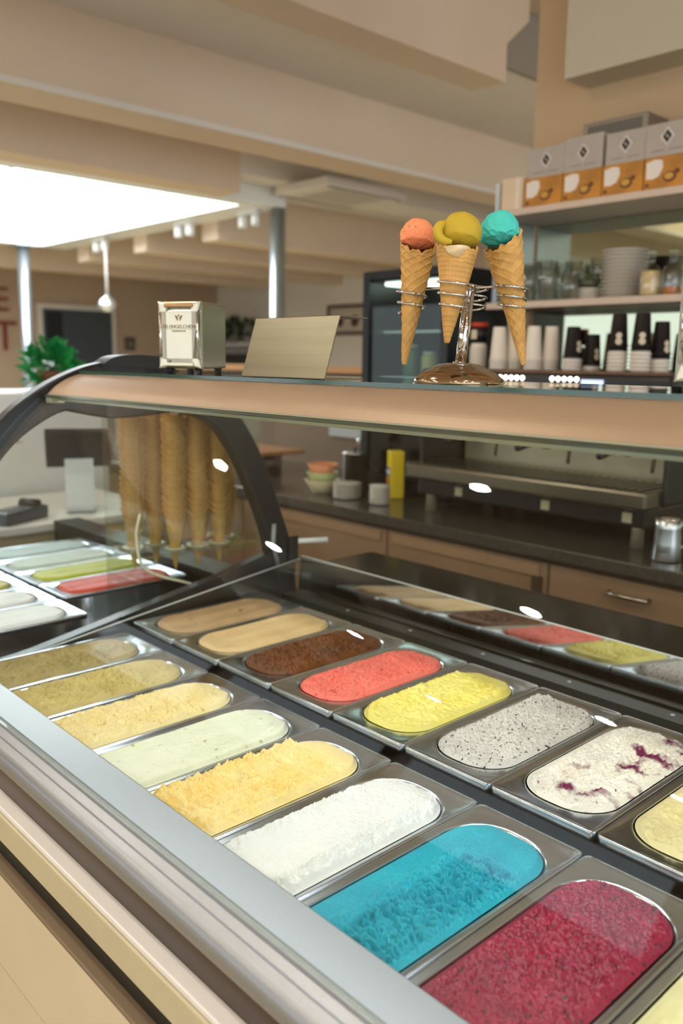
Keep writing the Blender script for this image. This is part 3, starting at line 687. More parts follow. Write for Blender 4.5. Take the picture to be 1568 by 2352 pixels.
# ---- acrylic holder with stacked waffle cones
ch = thing('cone_dispenser', 'clear acrylic box holding upright stacks of nested waffle cones', 'cone holder', (.33, 1.40, .7165))
A0, A1, B0, B1, ZT = -.215, .145, -.095, .095, .60
M_ACR = glass('acrylic', (.93, .95, .94, 1))
box('wall_panel', (A0, A1), (B0, B0+.003), (0, ZT), M_ACR, ch); box('wall_panel', (A0, A1), (B1-.003, B1), (0, ZT), M_ACR, ch)
box('wall_panel', (A0, A0+.003), (B0+.003, B1-.003), (0, ZT), M_ACR, ch); box('wall_panel', (A1-.003, A1), (B0+.003, B1-.003), (0, ZT), M_ACR, ch)
# perforated plate
ST = [(-.165, .035), (-.095, .045), (-.085, -.035), (-.02, -.04), (.045, -.045), (.05, .045), (.105, .01)]
bars = [B0+.003, -.062, -.018, .022, .068, B1-.003]
for a, b in zip(bars[0::2], bars[1::2]): box('plate_bar', (A0+.003, A1-.003), (a, b), (.222, .227), M_ACR, ch)
for (x, y) in ST: lathe('plate_ring', [(.013, 0), (.030, 0), (.030, .005), (.013, .005), (.013, 0)], mat('acrylic edge', '#c7c2a0', .25), ch, 24, (x, y, .2275))
def small_cone():
    vs, fs = [], []; na, H, R = 24, .150, .0285
    prof = [(t, R*(.08+.88*t)) for t in np.linspace(0, .9, 9)]+[(1., R*1.10)]
    for j, (t, r) in enumerate(prof):
        for k in range(na):
            a = 2*PI*k/na; rr = r*(1+.03*((k+j) % 2))+.0018*((k/na) if j else 0); vs.append((rr*math.cos(a), rr*math.sin(a), t*H-.013*t*math.cos(2*a)))
    m = len(prof)
    for j in range(m-1):
        for k in range(na): fs.append((j*na+k, j*na+(k+1) % na, (j+1)*na+(k+1) % na, (j+1)*na+k))
    o = len(vs)
    for k in range(na): a = 2*PI*k/na; vs.append((.0265*math.cos(a), .0265*math.sin(a), H-.013*math.cos(2*a)-.001))
    for k in range(na): vs.append((.003*math.cos(2*PI*k/na), .003*math.sin(2*PI*k/na), .02))
    for k in range(na): fs.append(((m-1)*na+k, (m-1)*na+(k+1) % na, o+(k+1) % na, o+k)); fs.append((o+k, o+(k+1) % na, o+na+(k+1) % na, o+na+k))
    fs.append(tuple(range(na-1, -1, -1)))
    me = bpy.data.meshes.new('waffle_cone'); me.from_pydata(vs, [], fs); me.materials.append(M_WAFFLE); return me
SCM = small_cone()
where = ['in leftmost stack', 'in second stack', 'in third stack', 'in middle stack', 'in fifth stack', 'in sixth stack', 'in rightmost stack']
for i, (x, y) in enumerate(ST):
    for k in range(17):
        o = bpy.data.objects.new('waffle_cone', SCM); COL.objects.link(o)
        o.location = (.33+x, 1.40+y, .7165+.172+k*.0165); o.rotation_euler = (0, 0, math.atan2(CAM[1]-1.4, CAM[0]-.33)+.15*random.uniform(-1, 1))
        tag(o, 'waffle cone, %s from the bottom %s of the acrylic holder' % (NTH[k], where[i]), 'waffle cone', 'waffle cones in the acrylic holder')
cb = tube('cable', crom([(.29, 1.295, .845), (.23, 1.285, .87), (.12, 1.30, .92), (.10, 1.305, 1.0), (.105, 1.295, 1.06)], 8), .0035, mat('pale cable', '#d6d2b4', .4))
tag(cb, 'pale cable looping down in front of the second case', 'cable')
# ---- till screen and card terminal on a sales desk
dk = thing('sales_desk', 'pale sales desk beyond the second case', 'desk', (.45, 2.9, 0))
box('top', (-1.1, .5), (-.4, .3), (.79, .82), M_WHITE, dk, .004); box('front', (-1.05, .45), (-.36, .26), (0, .789), M_BEIGE, dk)
ti = thing('till_screen', 'dark till screen seen from behind on a curved white foot', 'till', (.62, 2.68, .8305), -.45)
for nm, bx, m in (('screen', ((-.125, .125), (-.014, .014), (-.08, .09)), mat('till black', '#22262e', .3)),):
    o = box(nm, *bx, m, ti, .004); o.location = (0, .0, .24); o.rotation_euler = (.5, 0, 0)
prism('foot', strip([tuple(p) for p in crom([(.10, .0), (-.06, .004), (-.055, .06), (-.01, .13), (.02, .21)], 6)], .01), -.055, .055, mat('till foot', '#c9d2d4', .3), ti, 'x')
ct = thing('card_terminal', 'dark card terminal lying beside the till screen', 'card terminal', (.34, 2.62, .8205), .5)
box('body', (-.12, .12), (-.05, .05), (.0, .05), mat('terminal body', '#3c4450', .3), ct, .012, 3); box('keypad', (-.08, 0), (-.03, .03), (.0502, .053), M_BLACK, ct, .001)
lathe('paper_roll_cover', [(0, -.038), (.02, -.038), (.02, .038), (0, .038)], M_BLACK, ct, 20, (.07, 0, .055), axis=(0, 1, 0))

# ================================================================== back counter
bc = thing('back_counter', 'long back counter with beige cupboard fronts and dark worktop', 'counter', (1.55, .9, 0))
def bbox(n, x, y, z, m, p=None, bev=0.): return box(n, (x[0]-1.55, x[1]-1.55), (y[0]-.9, y[1]-.9), z, m, p or bc, bev)
bbox('worktop', (1.19, 1.95), (-2.0, 4.2), (.862, .90), M_COUNTER, None, .004)
bbox('carcass', (1.24, 1.94), (-2.0, 4.2), (.08, .8615), M_BROWN); bbox('plinth', (1.3, 1.9), (-2.0, 4.2), (0, .08), M_BLACKM)
M_HND = mat('handle steel', '#b9b2a6', .2, 1.)
yy = [4.19, 3.4, 2.4, 1.54, .872, .20, -.5, -1.2]
for i, (a, b) in enumerate(zip(yy[:-1], yy[1:])):
    if i < 4:
        d = bbox('cupboard_door', (1.218, 1.239), (b+.004, a-.004), (.09, .842), M_CAB)
        bbox('rail_strip', (1.212, 1.2175), (b+.03, a-.03), (.80, .835), mat('cabinet strip', '#a08062', .4), d)
        if i == 3: bbox('edge_handle', (1.205, 1.2175), (b+.02, b+.05), (.30, .80), M_BROWN, d)
    else:
        for z0, z1 in ((.60, .842), (.35, .596), (.09, .346)):
            d = bbox('drawer_front', (1.218, 1.239), (b+.004, a-.004), (z0, z1), M_CAB)
            c = (a+b)/2+.075 if i == 4 else (a+b)/2; zh = z1-.04
            tube('handle', [(1.217-1.55, c-.06-.9, zh), (1.195-1.55, c-.058-.9, zh), (1.192-1.55, c-.9, zh), (1.195-1.55, c+.058-.9, zh), (1.217-1.55, c+.06-.9, zh)], .006, M_HND, d, 8)
ZB = .9005
# ---- espresso machine
em = thing('espresso_machine', 'wide steel espresso machine on the back counter with dark lower body', 'coffee machine', (1.56, 1.09, ZB))
MW = .46
M_EMS = mat('machine steel', '#b8af95', .38, .55, noise=.06); M_EMD = mat('machine dark', '#1c1a18', .3)
for x in (-.17, .17):
    for y in (-.40, .40): lathe('foot', [(.02, 0), (.018, .055), (.022, .06)], M_EMS, em, 16, (x, y, 0))
box('lower_body', (-.20, .21), (-MW+.02, MW-.02), (.0605, .12), M_EMD, em, .008)
box('drip_tray', (-.25, .06), (-MW, MW), (.1205, .175), mat('tray steel', '#7d7568', .25, .9), em, .01)
for i in range(30): box('tray_bar', (-.235, -.02), (-MW+.03+i*.0303, -MW+.045+i*.0303), (.1753, .178), mat('tray steel'), em)
box('rear_body', (.065, .23), (-MW+.01, MW-.01), (.1205, .40), M_EMS, em, .012)
box('upper_body', (-.14, .228), (-MW, MW), (.401, .498), M_EMD, em, .015)
for s in (-1, 1): box('side_cheek', (-.16, .228), (s*MW-.004 if s > 0 else -MW-.014, s*MW+.014 if s > 0 else -MW+.004), (.13, .505), M_EMD, em, .006)
for y in (-.29, .0, .29):
    lathe('group_head', [(.0, .30), (.036, .30), (.04, .315), (.04, .36), (.03, .400)], M_CHROME, em, 24, (-.06, y, 0))
    pf = lathe('portafilter', [(.0, .25), (.012, .252), (.034, .275), (.037, .299), (0, .2995)], M_CHROME, em, 24, (-.06, y, 0))
    tube('portafilter_handle', [(-.09, y, .282), (-.20, y, .268), (-.225, y, .262)], [.009, .013, .011], M_BLACK, pf, 12)
for y in (-.42, -.14, .14): 
    tube('steam_wand', [(-.10, y, .40), (-.13, y, .38), (-.15, y, .22)], .006, M_CHROME, em, 8)
    tube('steam_lever', [(-.145, y, .435), (-.20, y, .43)], [.010, .008], M_CHROME, em, 12)
LED = mat('warm indicator light', '#ffe0b8', .5, emit=4); LEDW = mat('white indicator light', '#ffffff', .5, emit=5)
for gy in (.33, .14, -.06):
    for j in range(5):
        lathe('button', [(0, .004), (.006, .003), (.007, 0)], LEDW, em, 12, (-.1412, gy-.022*j, .482), axis=(-1, 0, 0))
        lathe('button', [(0, .004), (.006, .003), (.007, 0)], LED, em, 12, (-.1412, gy-.022*j, .461), axis=(-1, 0, 0))
box('display', (-.1440, -.1405), (-.24, -.165), (.44, .482), mat('screen glow', '#b9c8f5', .4, emit=.9), em)
box('cup_rail', (-.135, -.125), (-MW+.01, MW-.01), (.4985, .508), mat('wood rail', '#6b4a2e', .4), em)
for i, y in enumerate((-.38, -.1, .25)): box('maker_plate', (-.203, -.2005), (y-.015, y+.015), (.075, .105), mat('pale plate', '#b9b08f', .4), em)
jg = thing('milk_jug', 'tall steel milk jug at the right end of the back counter', 'jug', (1.30, .555, ZB))
lathe('body', [(.0, .0), (.038, 0), (.040, .004), (.036, .05), (.034, .09), (.036, .115), (.034, .115), (.032, .09), (.034, .05), (.037, .006), (0, .005)], M_STEEL, jg, 32)
tube('handle', [(.03, -.018, .10), (.055, -.03, .09), (.055, -.03, .04), (.033, -.018, .03)], .004, M_STEEL, jg, 8)
# ---- cups on the machine
ZM = ZB+.499
def cup_mesh(name, r0, r1, h, m, lip=.002, seg=28):
    o = lathe(name, [(0, 0), (r0, 0), (r0+.0005, .002), (r1, h-.003), (r1+lip, h-.003), (r1+lip, h), (r1-.002, h), (r0-.002, .004), (0, .004)], m, None, seg); me = o.data; bpy.data.objects.remove(o); return me
WH = cup_mesh('paper_cup', .045, .032, .14, M_PAPER)           # upside-down: rim at the bottom
def upside(r_rim, r_base, h, m, name):
    o = lathe(name, [(r_rim-.002, 0), (r_rim+.0022, 0), (r_rim+.0022, .004), (r_rim-.0005, .005), (r_base, h-.002), (r_base-.002, h), (0, h), (0, h-.003), (r_base-.003, h-.003), (r_rim-.002, 0)], m, None, 28); me = o.data; bpy.data.objects.remove(o); return me
CW = upside(.0300, .0215, .115, M_PAPER, 'paper_cup')
M_CB = mat('black cup', '#1a1618', .4)
CBK = upside(.0295, .0215, .100, M_CB, 'black_cup'); RIM = upside(.0305, .0265, .018, M_PAPER, 'cup_rim')
CREST = mat('pale crest print', '#d8cbb2', .6)
def inst(name, me, loc, label, cat, group, rz=0.):
    o = bpy.data.objects.new(name, me); COL.objects.link(o); o.location = loc; o.rotation_euler = (0, 0, rz); return tag(o, label, cat, group)
for i, (px_, dz) in enumerate(((1143, 0), (1180, .0), (1222, -.004), (1262, -.006))):
    xc = 1.56+.05*(i % 2); p = PX(px_, 850, xc); n = 5
    for k in range(n): inst('paper_cup', CW, (xc, p[1], ZM+k*.0095), 'white paper cup, %s from the bottom in the %s white stack' % (NTH[k], NTH[i]), 'cup', 'white paper cups on the coffee machine')
def crest(par, x, y, z, ang, r):
    for dz, s in ((.0, .0105), (.018, .0095)):
        vs = []; fs = []
        for j in range(3):
            for q in range(17):
                a = 2*PI*q/16; yy_ = s*math.cos(a)*j/2; zz = s*math.sin(a)*j/2
                rr = r+.0006-(z+dz+zz-.005)*.0860; an = ang+yy_/rr; vs.append((rr*math.cos(an), rr*math.sin(an), z+dz+zz))
        for j in range(2):
            for q in range(16): fs.append((j*17+q, j*17+q+1, (j+1)*17+q+1, (j+1)*17+q))
        mesh('crest', vs, fs, CREST, par, True, False)
view_ang = math.atan2(CAM[1]-1.0, CAM[0]-1.55)
lbl = ['first', 'second', 'third', 'fourth', 'fifth']
for i, (px_, nb, rot) in enumerate(((1312, 4, 1.2), (1357, 2, .9), (1415, 6, 0), (1468, 6, 0), (1513, 4, .9))):
    xc = 1.61 if i in (1, 4) else 1.56; p = PX(px_, 850, xc)
    for k in range(nb): inst('paper_cup', RIM, (xc, p[1], ZM+k*.0118), 'white cup rim, %s from the bottom under the %s black cup' % (NTH[k], lbl[i]), 'cup', 'nested white rims under the black cups')
    t = thing('black_paper_cup', 'black upside-down paper cup on the %s stack from the left' % lbl[i], 'cup', (xc, p[1], ZM+nb*.0118+.001), 0, 'black paper cups on the coffee machine')
    o = bpy.data.objects.new('cup', CBK); COL.objects.link(o); o.parent = t
    if i in (2, 3, 4):
        o2 = bpy.data.objects.new('cup', CBK); COL.objects.link(o2); o2.parent = t; o2.location = (0, 0, .012)
    crest(t, 0, 0, .028, view_ang+rot*.7, .0295+(.0125*.0860 if i > 1 else 0))
p = PX(1097, 850, 1.60)
for k in range(14): inst('espresso_cup', RIM, (1.60, p[1], ZM+k*.0062), 'grey white saucer, %s from the bottom behind the chrome cone stand' % NTH[k], 'saucer', 'saucer stack behind the cone stand')
tn = thing('tin', 'small black and red tin on the saucer stack behind the cone stand', 'tin', (1.60, p[1], ZM+14*.0062+.0185))
lathe('body', [(0, 0), (.03, 0), (.03, .05), (0, .05)], M_CB, tn, 24); lathe('lid', [(0, .0502), (.031, .0502), (.031, .066), (0, .066)], mat('red lid', '#c23a22', .4), tn, 24); box('label_patch', (-.0315, -.028), (-.012, .012), (.008, .04), CREST, tn)
# ---- mirror and shelves on the back wall
M_MIRROR = mat('mirror', '#a9b09a', .03, 1.)
mr = tag(box('wall_mirror', (1.938, 1.9495), (-1.2, 1.47), (.95, 1.94), M_MIRROR), 'wide greenish wall mirror behind the shelves', 'mirror')
M_SHELF = mat('shelf board', '#d8c3ae', .4, noise=.04)
s1 = tag(box('wall_shelf', (1.67, 1.937), (-1.2, 1.50), (1.622, 1.645), M_SHELF, None, .002), 'pale wall shelf carrying glasses and stacked plates', 'shelf')
s2 = tag(box('wall_shelf', (1.67, 1.949), (-1.2, 1.47), (1.942, 1.965), M_SHELF, None, .002), 'upper wall shelf carrying printed cartons', 'shelf')
up = tag(box('shelf_upright', (1.70, 1.93), (1.478, 1.497), (1.6455, 2.07), mat('pale steel upright', '#c9d4dc', .25, .7), None, .002), 'pale upright at the left end of the wall shelves', 'upright')
# cartons
M_CG = mat('carton grey', '#b6ada2', .6, noise=.04); M_CO = mat('carton amber', '#c98828', .5, noise=.4, nscale=9); M_CK = mat('carton dark', '#2b2420', .5); M_CWH = mat('carton white print', '#efe6dc', .5); M_CBR = mat('carton brown print', '#6e3d12', .5); M_CSIDE = mat('carton side', '#e6cfae', .6)
ye = [1.372, 1.217, 1.068, .922, .776, .63]
ord_ = ['leftmost', 'second from the left', 'third from the left', 'fourth from the left', 'rightmost']
def flat(name, pts, x, m, par, th=.0006):
    n = len(pts); mesh(name, [(x, a, b) for a, b in pts]+[(x+th, a, b) for a, b in pts], [tuple(range(n)), tuple(range(2*n-1, n-1, -1))]+[(i, (i+1) % n, n+(i+1) % n, n+i) for i in range(n)], m, par)
for i in range(5):
    y1, y0 = ye[i]-.002, ye[i+1]+.002; c = (y0+y1)/2
    t = thing('amber_carton', '%s amber printed carton with a cup picture on the upper shelf' % ord_[i], 'carton', (1.70, c, 1.9655), 0, 'amber cartons on the upper shelf'); h = (y1-y0)/2
    box('box', (0, .2), (-h, h), (0, .099), M_CO, t, .001)
    def ell(cy, cz, ry, rz, n=18): return [(cy+ry*math.cos(2*PI*q/n), cz+rz*math.sin(2*PI*q/n)) for q in range(n)]
    flat('cup_print', [(h-.006, .085), (h-.035, .092), (h-.058, .088), (h-.062, .066), (h-.05, .042), (h-.03, .034), (h-.008, .036)], -.0007, M_CWH, t)
    flat('saucer_print', ell(h-.085, .036, .022, .016), -.0007, M_CBR, t); flat('saucer_centre_print', ell(h-.083, .038, .015, .010), -.0013, mat('carton gold', '#d2a23f', .5), t)
    flat('bean_print', ell(h-.108, .050, .009, .008), -.0007, M_CBR, t); flat('bean_print', ell(h-.012, .018, .007, .006), -.0007, M_CBR, t)
    dy = (0, .004, -.002, .003, 0)[i]; dx = (.004, .0, .0, -.004, 0)[i]
    g = thing('grey_carton', '%s grey carton with a black diamond mark on the upper shelf' % ord_[i], 'carton', (1.705+dx, c+dy, 2.065), 0, 'grey cartons on the upper shelf')
    H2 = .098+(.012 if i == 1 else 0)
    box('box', (0, .19), (-h+.001, h-.001), (0, H2), M_CG, g, .001)
    flat('diamond_border', [(0, .084), (.022, .057), (0, .030), (-.022, .057)], -.0007, M_CWH, g); flat('diamond', [(0, .078), (.016, .057), (0, .036), (-.016, .057)], -.0013, M_CK, g); flat('diamond_mark', [(.006, .06), (.004, .064), (-.006, .054), (-.004, .05)], -.0019, M_CG, g)
    flat('print_line', [(.05, .016), (.05, .019), (.008, .019), (.008, .016)], -.0007, mat('carton grey print', '#8b8379', .6), g); flat('print_line', [(-.008, .016), (-.008, .019), (-.05, .019), (-.05, .016)], -.0007, mat('carton grey print'), g)
sc = thing('side_carton', 'cream carton turned sideways at the left end of the upper shelf', 'carton', (1.69, 1.42, 1.9655)); box('box', (0, .2), (-.044, .044), (0, .11), M_CSIDE, sc, .001); box('tape', (-.0008, 0), (-.03, -.02), (.002, .108), M_CWH, sc)
vb = thing('vent_box', 'grey ventilation box on the wall above the cartons', 'vent box', (1.87, 1.10, 2.18)); box('housing', (-.06, .078), (-.12, .12), (0, .06), mat('vent grey', '#8f897b', .4, .6), vb, .004); box('grille', (-.0615, -.06), (-.1, .1), (.012, .048), mat('vent dark', '#6c675c', .5), vb)
# ---- plates, glasses and bottles on the lower shelf
ZL = 1.6455
PL = lathe('plate', [(0, .0015), (.045, 0), (.048, .0015), (.075, .0085), (.077, .0098), (.075, .0104), (.05, .0045), (0, .004)], M_PORC, None, 36); PLM = PL.data; bpy.data.objects.remove(PL)
p = PX(1430, 680, 1.80)
for k in range(13): inst('plate', PLM, (1.80, p[1], ZL+k*.0125), 'cream dinner plate, %s from the bottom of the tall stack' % NTH[k], 'plate', 'plates in the tall stack')
p = PX(1348, 685, 1.77)
for k in range(4): inst('saucer', PLM, (1.77, p[1], ZL+k*.0098), 'small saucer, %s from the bottom of the low stack beside the plates' % NTH[k], 'saucer', 'saucers in the low stack'); bpy.context.view_layer.objects.active = None
for o in [o for o in bpy.data.objects if o.name.split('.')[0] == 'saucer']: o.scale = (.62, .62, 1)
bw = thing('green_bowl', 'dark green bowl on the low saucer stack', 'bowl', (1.77, p[1], ZL+4*.0098+.0005)); lathe('bowl_shell', [(0, .0), (.03, 0), (.042, .03), (.040, .03), (.028, .003), (0, .003)], mat('dark green glaze', '#4c5138', .3), bw, 32)
def glassm(r0, r1, h, name='drinking_glass', stem=False):
    pr = [(0, 0), (r0, 0), (r1, h), (r1-.002, h), (r0-.002, .006), (0, .006)]
    if stem: pr = [(0, 0), (.03, 0), (.03, .003), (.005, .008), (.004, .05), (.012, .06), (r1, .09), (r1*.95, h), (r1*.95-.0015, h), (r1-.002, .09), (.01, .062), (0, .061)]
    o = lathe(name, pr, M_GLASSWARE, None, 24); me = o.data; bpy.data.objects.remove(o); return me
GT, GS, GW = glassm(.026, .034, .135), glassm(.028, .032, .085), glassm(0, .033, .15, 'stemmed_glass', True)
GL = [(1212, 1.72, GT, 't'), (1246, 1.79, GW, 's'), (1255, 1.71, GT, 't'), (1290, 1.79, GT, 't'), (1306, 1.71, GS, 'l'), (1222, 1.88, GW, 's'), (1262, 1.87, GT, 't'), (1314, 1.875, GW, 's'), (1372, 1.87, GW, 's'), (1196, 1.80, GT, 't')]
nm = {'t': 'tall clear tumbler', 's': 'stemmed clear glass', 'l': 'low clear tumbler'}
for gi, (px_, xx, me, c) in enumerate(sorted(GL, key=lambda q: q[0])):
    p = PX(px_, 690, xx); inst('stemmed_glass' if c == 's' else 'drinking_glass', me, (xx, p[1], ZL), nm[c]+', %s from the left among the shelf glasses' % NTH[gi], 'glass', 'glasses on the wall shelf')
def bottle(label, px_, xx, liq, hl, H=.12):
    p = PX(px_, 680, xx); t = thing('syrup_bottle', label, 'bottle', (xx, p[1], ZL), 0, 'syrup bottles on the wall shelf')
    lathe('glass_body', [(0, 0), (.030, 0), (.032, .004), (.032, H*.62), (.024, H*.75), (.011, H*.84), (.011, H), (.013, H), (.013, H+.004), (0, H+.004)], M_GLASSWARE, t, 28)
    lathe('syrup', [(0, .003), (.028, .003), (.029, .006), (.029, hl), (0, hl)], liq, t, 24)
    lathe('stopper', [(0, H+.0045), (.009, H+.005), (.015, H+.016), (.010, H+.026), (0, H+.028)], M_GLASSWARE, t, 20)
bottle('glass bottle of cream coloured syrup beside the plate stack', 1490, 1.72, mat('cream syrup', '#d9bd84', .3), .078)
bottle('glass bottle with a little amber syrup at the right of the shelf', 1540, 1.74, mat('amber syrup', '#b96f22', .2), .028)
# ---- refrigerator with black frame
fr = thing('glass_door_fridge', 'black framed glass door refrigerator behind the cone stand', 'refrigerator', (1.72, 1.79, ZB))
fx = lambda n, x, y, z, m, b=0.: box(n, x, y, z, m, fr, b)
F0, F1, FH = -.21, .24, .88
fx('body', (.16, .2), (F0, F1), (0.01, FH), M_BLACK); fx('side', (-.14, .159), (F0, F0+.03), (.01, FH), M_BLACK); fx('side', (-.14, .159), (F1-.03, F1), (.01, FH), M_BLACK); fx('top', (-.14, .159), (F0+.0305, F1-.0305), (FH-.04, FH), M_BLACK); fx('bottom', (-.14, .159), (F0+.0305, F1-.0305), (.01, .08), M_BLACK)
fx('door_frame', (-.165, -.141), (F0, F0+.035), (.03, FH), M_BLACK); fx('door_frame', (-.165, -.141), (F1-.035, F1), (.03, FH), M_BLACK); fx('door_frame', (-.165, -.141), (F0+.0355, F1-.0355), (FH-.03, FH), M_BLACK); fx('door_frame', (-.165, -.141), (F0+.0355, F1-.0355), (.03, .07), M_BLACK)
fx('door_glass', (-.155, -.151), (F0+.0355, F1-.0355), (.0705, FH-.0305), glass('fridge glass', (.8, .88, .84, 1), gain=.5))
for z in (.28, .46, .64): fx('wire_shelf', (-.12, .155), (F0+.031, F1-.031), (z, z+.008), M_STEEL)
fx('inner_light', (-.10, .10), (F0+.06, F1-.06), (FH-.052, FH-.0405), mat('fridge lamp', '#eefaf4', .5, emit=3.))
for x in (-.1, .1):
    for y in (F0+.05, F1-.05): lathe('foot', [(.012, 0), (.012, .01)], M_BLACKM, fr, 12, (x, y, 0))
for i, (y, z, c, h) in enumerate(((-.1, .468, '#7fa08a', .12), (.0, .468, '#c8c08a', .10), (.1, .468, '#5d7f6b', .13), (-.08, .288, '#d8d2b0', .12), (.05, .288, '#8fae9c', .14), (.14, .288, '#b9a25a', .11))):
    t = thing('jar', ('sage green jar', 'straw yellow jar', 'deep green jar', 'cream jar', 'pale green jar', 'mustard jar')[i]+' inside the black framed refrigerator', 'jar', (1.70, 1.79+y, ZB+z+.0005), 0, 'jars in the refrigerator')
    lathe('jar_body', [(0, 0), (.033, 0), (.035, .004), (.035, h*.8), (.025, h*.9), (0, h*.9)], mat('jar %d' % i, c, .3), t, 20); lathe('lid', [(0, h*.9+.0003), (.028, h*.9+.0003), (.028, h), (0, h)], M_WHITE, t, 20)
# ---- crockery on the counter
BWL = lambda m, t, z, r, h: lathe('bowl_shell', [(0, z), (r*.5, z), (r*.55, z+.004), (r, z+h), (r-.003, z+h), (r*.5, z+.006), (0, z+.006)], m, t, 36)
p = PX(728, 1108, 1.33)
for i, (c, r, h, lab) in enumerate((('#b9ad8c', .075, .055, 'wide cream bowl at the bottom of the bowl stack'), ('#a9b274', .066, .055, 'green bowl in the middle of the bowl stack'), ('#d98a5e', .064, .055, 'orange bowl on top of the bowl stack'))):
    t = thing('bowl', lab+' on the back counter', 'bowl', (1.36, p[1], ZB+i*.032), 0, 'stacked bowls on the back counter'); BWL(mat('bowl '+c, c, .3), t, 0, r, h)
SM = lathe('plate', [(0, .001), (.035, 0), (.055, .007), (.056, .009), (.035, .004), (0, .0035)], M_PORC, None, 32); SMM = SM.data; bpy.data.objects.remove(SM)
for px_, n, lab, xx in ((797, 7, 'small white plate, %s from the bottom in the left counter stack', 1.34), (872, 8, 'small white dish, %s from the bottom in the right counter stack', 1.34)):
    p = PX(px_, 1130, xx)
    for k in range(n): inst('small_plate', SMM, (xx, p[1], ZB+k*.0090), lab % NTH[k], 'plate', 'small plates in the %s stack' % ('left' if px_ < 800 else 'right')).scale = ((1, 1, 1) if px_ < 800 else (.72, .72, 1))
p = PX(815, 1090, 1.46); cn = thing('steel_canister', 'round steel canister behind the small plates on the back counter', 'canister', (1.46, p[1], ZB)); lathe('body', [(0, 0), (.05, 0), (.05, .16), (.052, .16), (.052, .165), (0, .165)], M_STEEL, cn, 32); lathe('knob', [(.006, .1653), (.006, .175), (.012, .18), (0, .187)], M_BLACK, cn, 16)
p = PX(908, 1090, 1.50); yb = thing('drink_powder_box', 'bright yellow drink powder pack with blue band beside the coffee machine', 'package', (1.50, p[1], ZB), -.6)
box('pack', (-.028, .028), (-.034, .034), (.0, .185), mat('yellow pack', '#efcf1d', .4), yb, .004); box('band', (-.0292, -.0283), (-.031, .031), (.085, .12), mat('blue band', '#3f6fb5', .4), yb); box('picture', (-.0292, -.0283), (-.031, .031), (.01, .08), mat('pack orange', '#d58b2a', .4), yb); box('white_band', (-.0298, -.0293), (-.03, .03), (.095, .11), M_WHITE, yb)
p = PX(805, 1010, 1.935); nb = thing('notice_board', 'pale blue white notice leaning on the wall above the counter', 'notice', (1.9495, p[1], 1.06)); box('sheet', (-.012, 0), (-.16, .16), (0.0, .115), mat('notice sheet', '#cdd6da', .5), nb); box('clip', (-.014, -.0122), (-.02, .02), (.10, .112), M_STEEL, nb)
p = PX(600, 1085, 1.6); wb = thing('wooden_board', 'wooden serving board on jars at the far end of the back counter', 'board', (1.60, p[1]+.1, ZB)); box('board', (-.12, .14), (-.26, .26), (.085, .105), mat('board wood', '#a8703c', .5, noise=.3, nscale=20, stretch=(6, 1, 6)), wb, .006)
for y in (-.18, .18): lathe('support', [(.05, 0), (.05, .0848)], M_BROWN, wb, 24, (0, y, 0))
gd = thing('coffee_grinder', 'dark coffee grinder behind the small dishes on the back counter', 'grinder', (1.66, 2.10, ZB)); box('body', (-.06, .06), (-.05, .05), (0, .15), M_BLACK, gd, .01); lathe('hopper', [(.03, .1505), (.045, .17), (.045, .2), (0, .2)], M_GLASSWARE, gd, 24); lathe('spout', [(0, 0), (.015, .01), (.02, .05)], M_STEEL, gd, 16, (-.0795, 0, .07))
lathe('dial', [(0, .004), (.02, .003), (.022, 0)], M_STEEL, gd, 20, (-.0605, 0, .125), axis=(-1, 0, 0))

# ================================================================== the room behind
# ceiling cassette
ac = thing('ceiling_cassette', 'white air conditioning cassette on the ceiling beyond the beams', 'air conditioner', (3.36, 4.03, 2.62)); 
box('panel', (-.38, .38), (-.18, .38), (-.06, .0), M_PAINTL, ac, .01); box('grille', (-.24, .24), (-.1, .26), (-.066, -.0605), mat('cassette grille', '#b9b2a4', .5), ac, .002)
for a, b in (((-.35, .35), (-.165, -.135)), ((-.35, .35), (.335, .365))): box('vent_slot', a, b, (-.063, -.0601), mat('vent dark'), ac)
# pendant lamp
pp = PD(247, 703, 7.75)
pd = thing('pendant_lamp', 'chrome bowl pendant lamp hanging below the skylight beam', 'lamp', tuple(pp))
tube('cord', [(0, 0, .09), (0, 0, 2.4995-pp[2])], .012, mat('cord grey', '#c9c4bc', .5), pd, 8)
lathe('shade', [(.02, .10), (.03, .075), (.06, .06), (.082, .02), (.085, -.02), (.08, -.02), (.077, .018), (.055, .055), (0, .07)], mat('pendant chrome', '#dfe5e8', .12, .9), pd, 32); lathe('bulb', [(0, -.05), (.03, -.045), (.05, -.02), (.045, .0), (0, .01)], mat('bulb glass', '#f3f3ee', .3), pd, 20)
# twin spots
for i, (x, y) in enumerate(((2.97, 5.55), (2.97, 6.95), (3.02, 4.75))):
    t = thing('ceiling_spot', ('twin ceiling spotlight on the middle of the skylight beam', 'twin ceiling spotlight at the far end of the skylight beam', 'ceiling spotlight on the skylight beam next to the column')[i], 'spotlight', (x, y, 2.4995), 0, 'spotlights on the skylight beam')
    box('track', (-.03, .03), (-.12, .12), (-.02, 0), M_WHITE, t)
    for s in (-.08, .08): lathe('spot_head', [(.035, -.02), (.035, -.11), (.03, -.11), (.02, -.07), (0, -.07)], M_WHITE, t, 20, (0, s, 0))
# wall letters
M_LET = mat('letter red', '#7a3326', .6)
for ch_, (px_, py_), sz in (('E', (2, 690), .42), ('T', (12, 775), .52)):
    p = PY(px_, py_, 10.19); o = text('wall_letter', ch_, sz, M_LET, None, Matrix.Rotation(PI/2, 4, 'X'), .01); o.location = (p[0], 10.189, p[2]); tag(o, 'dark red wall letter %s at the far left' % ch_, 'letter', 'red wall letters')
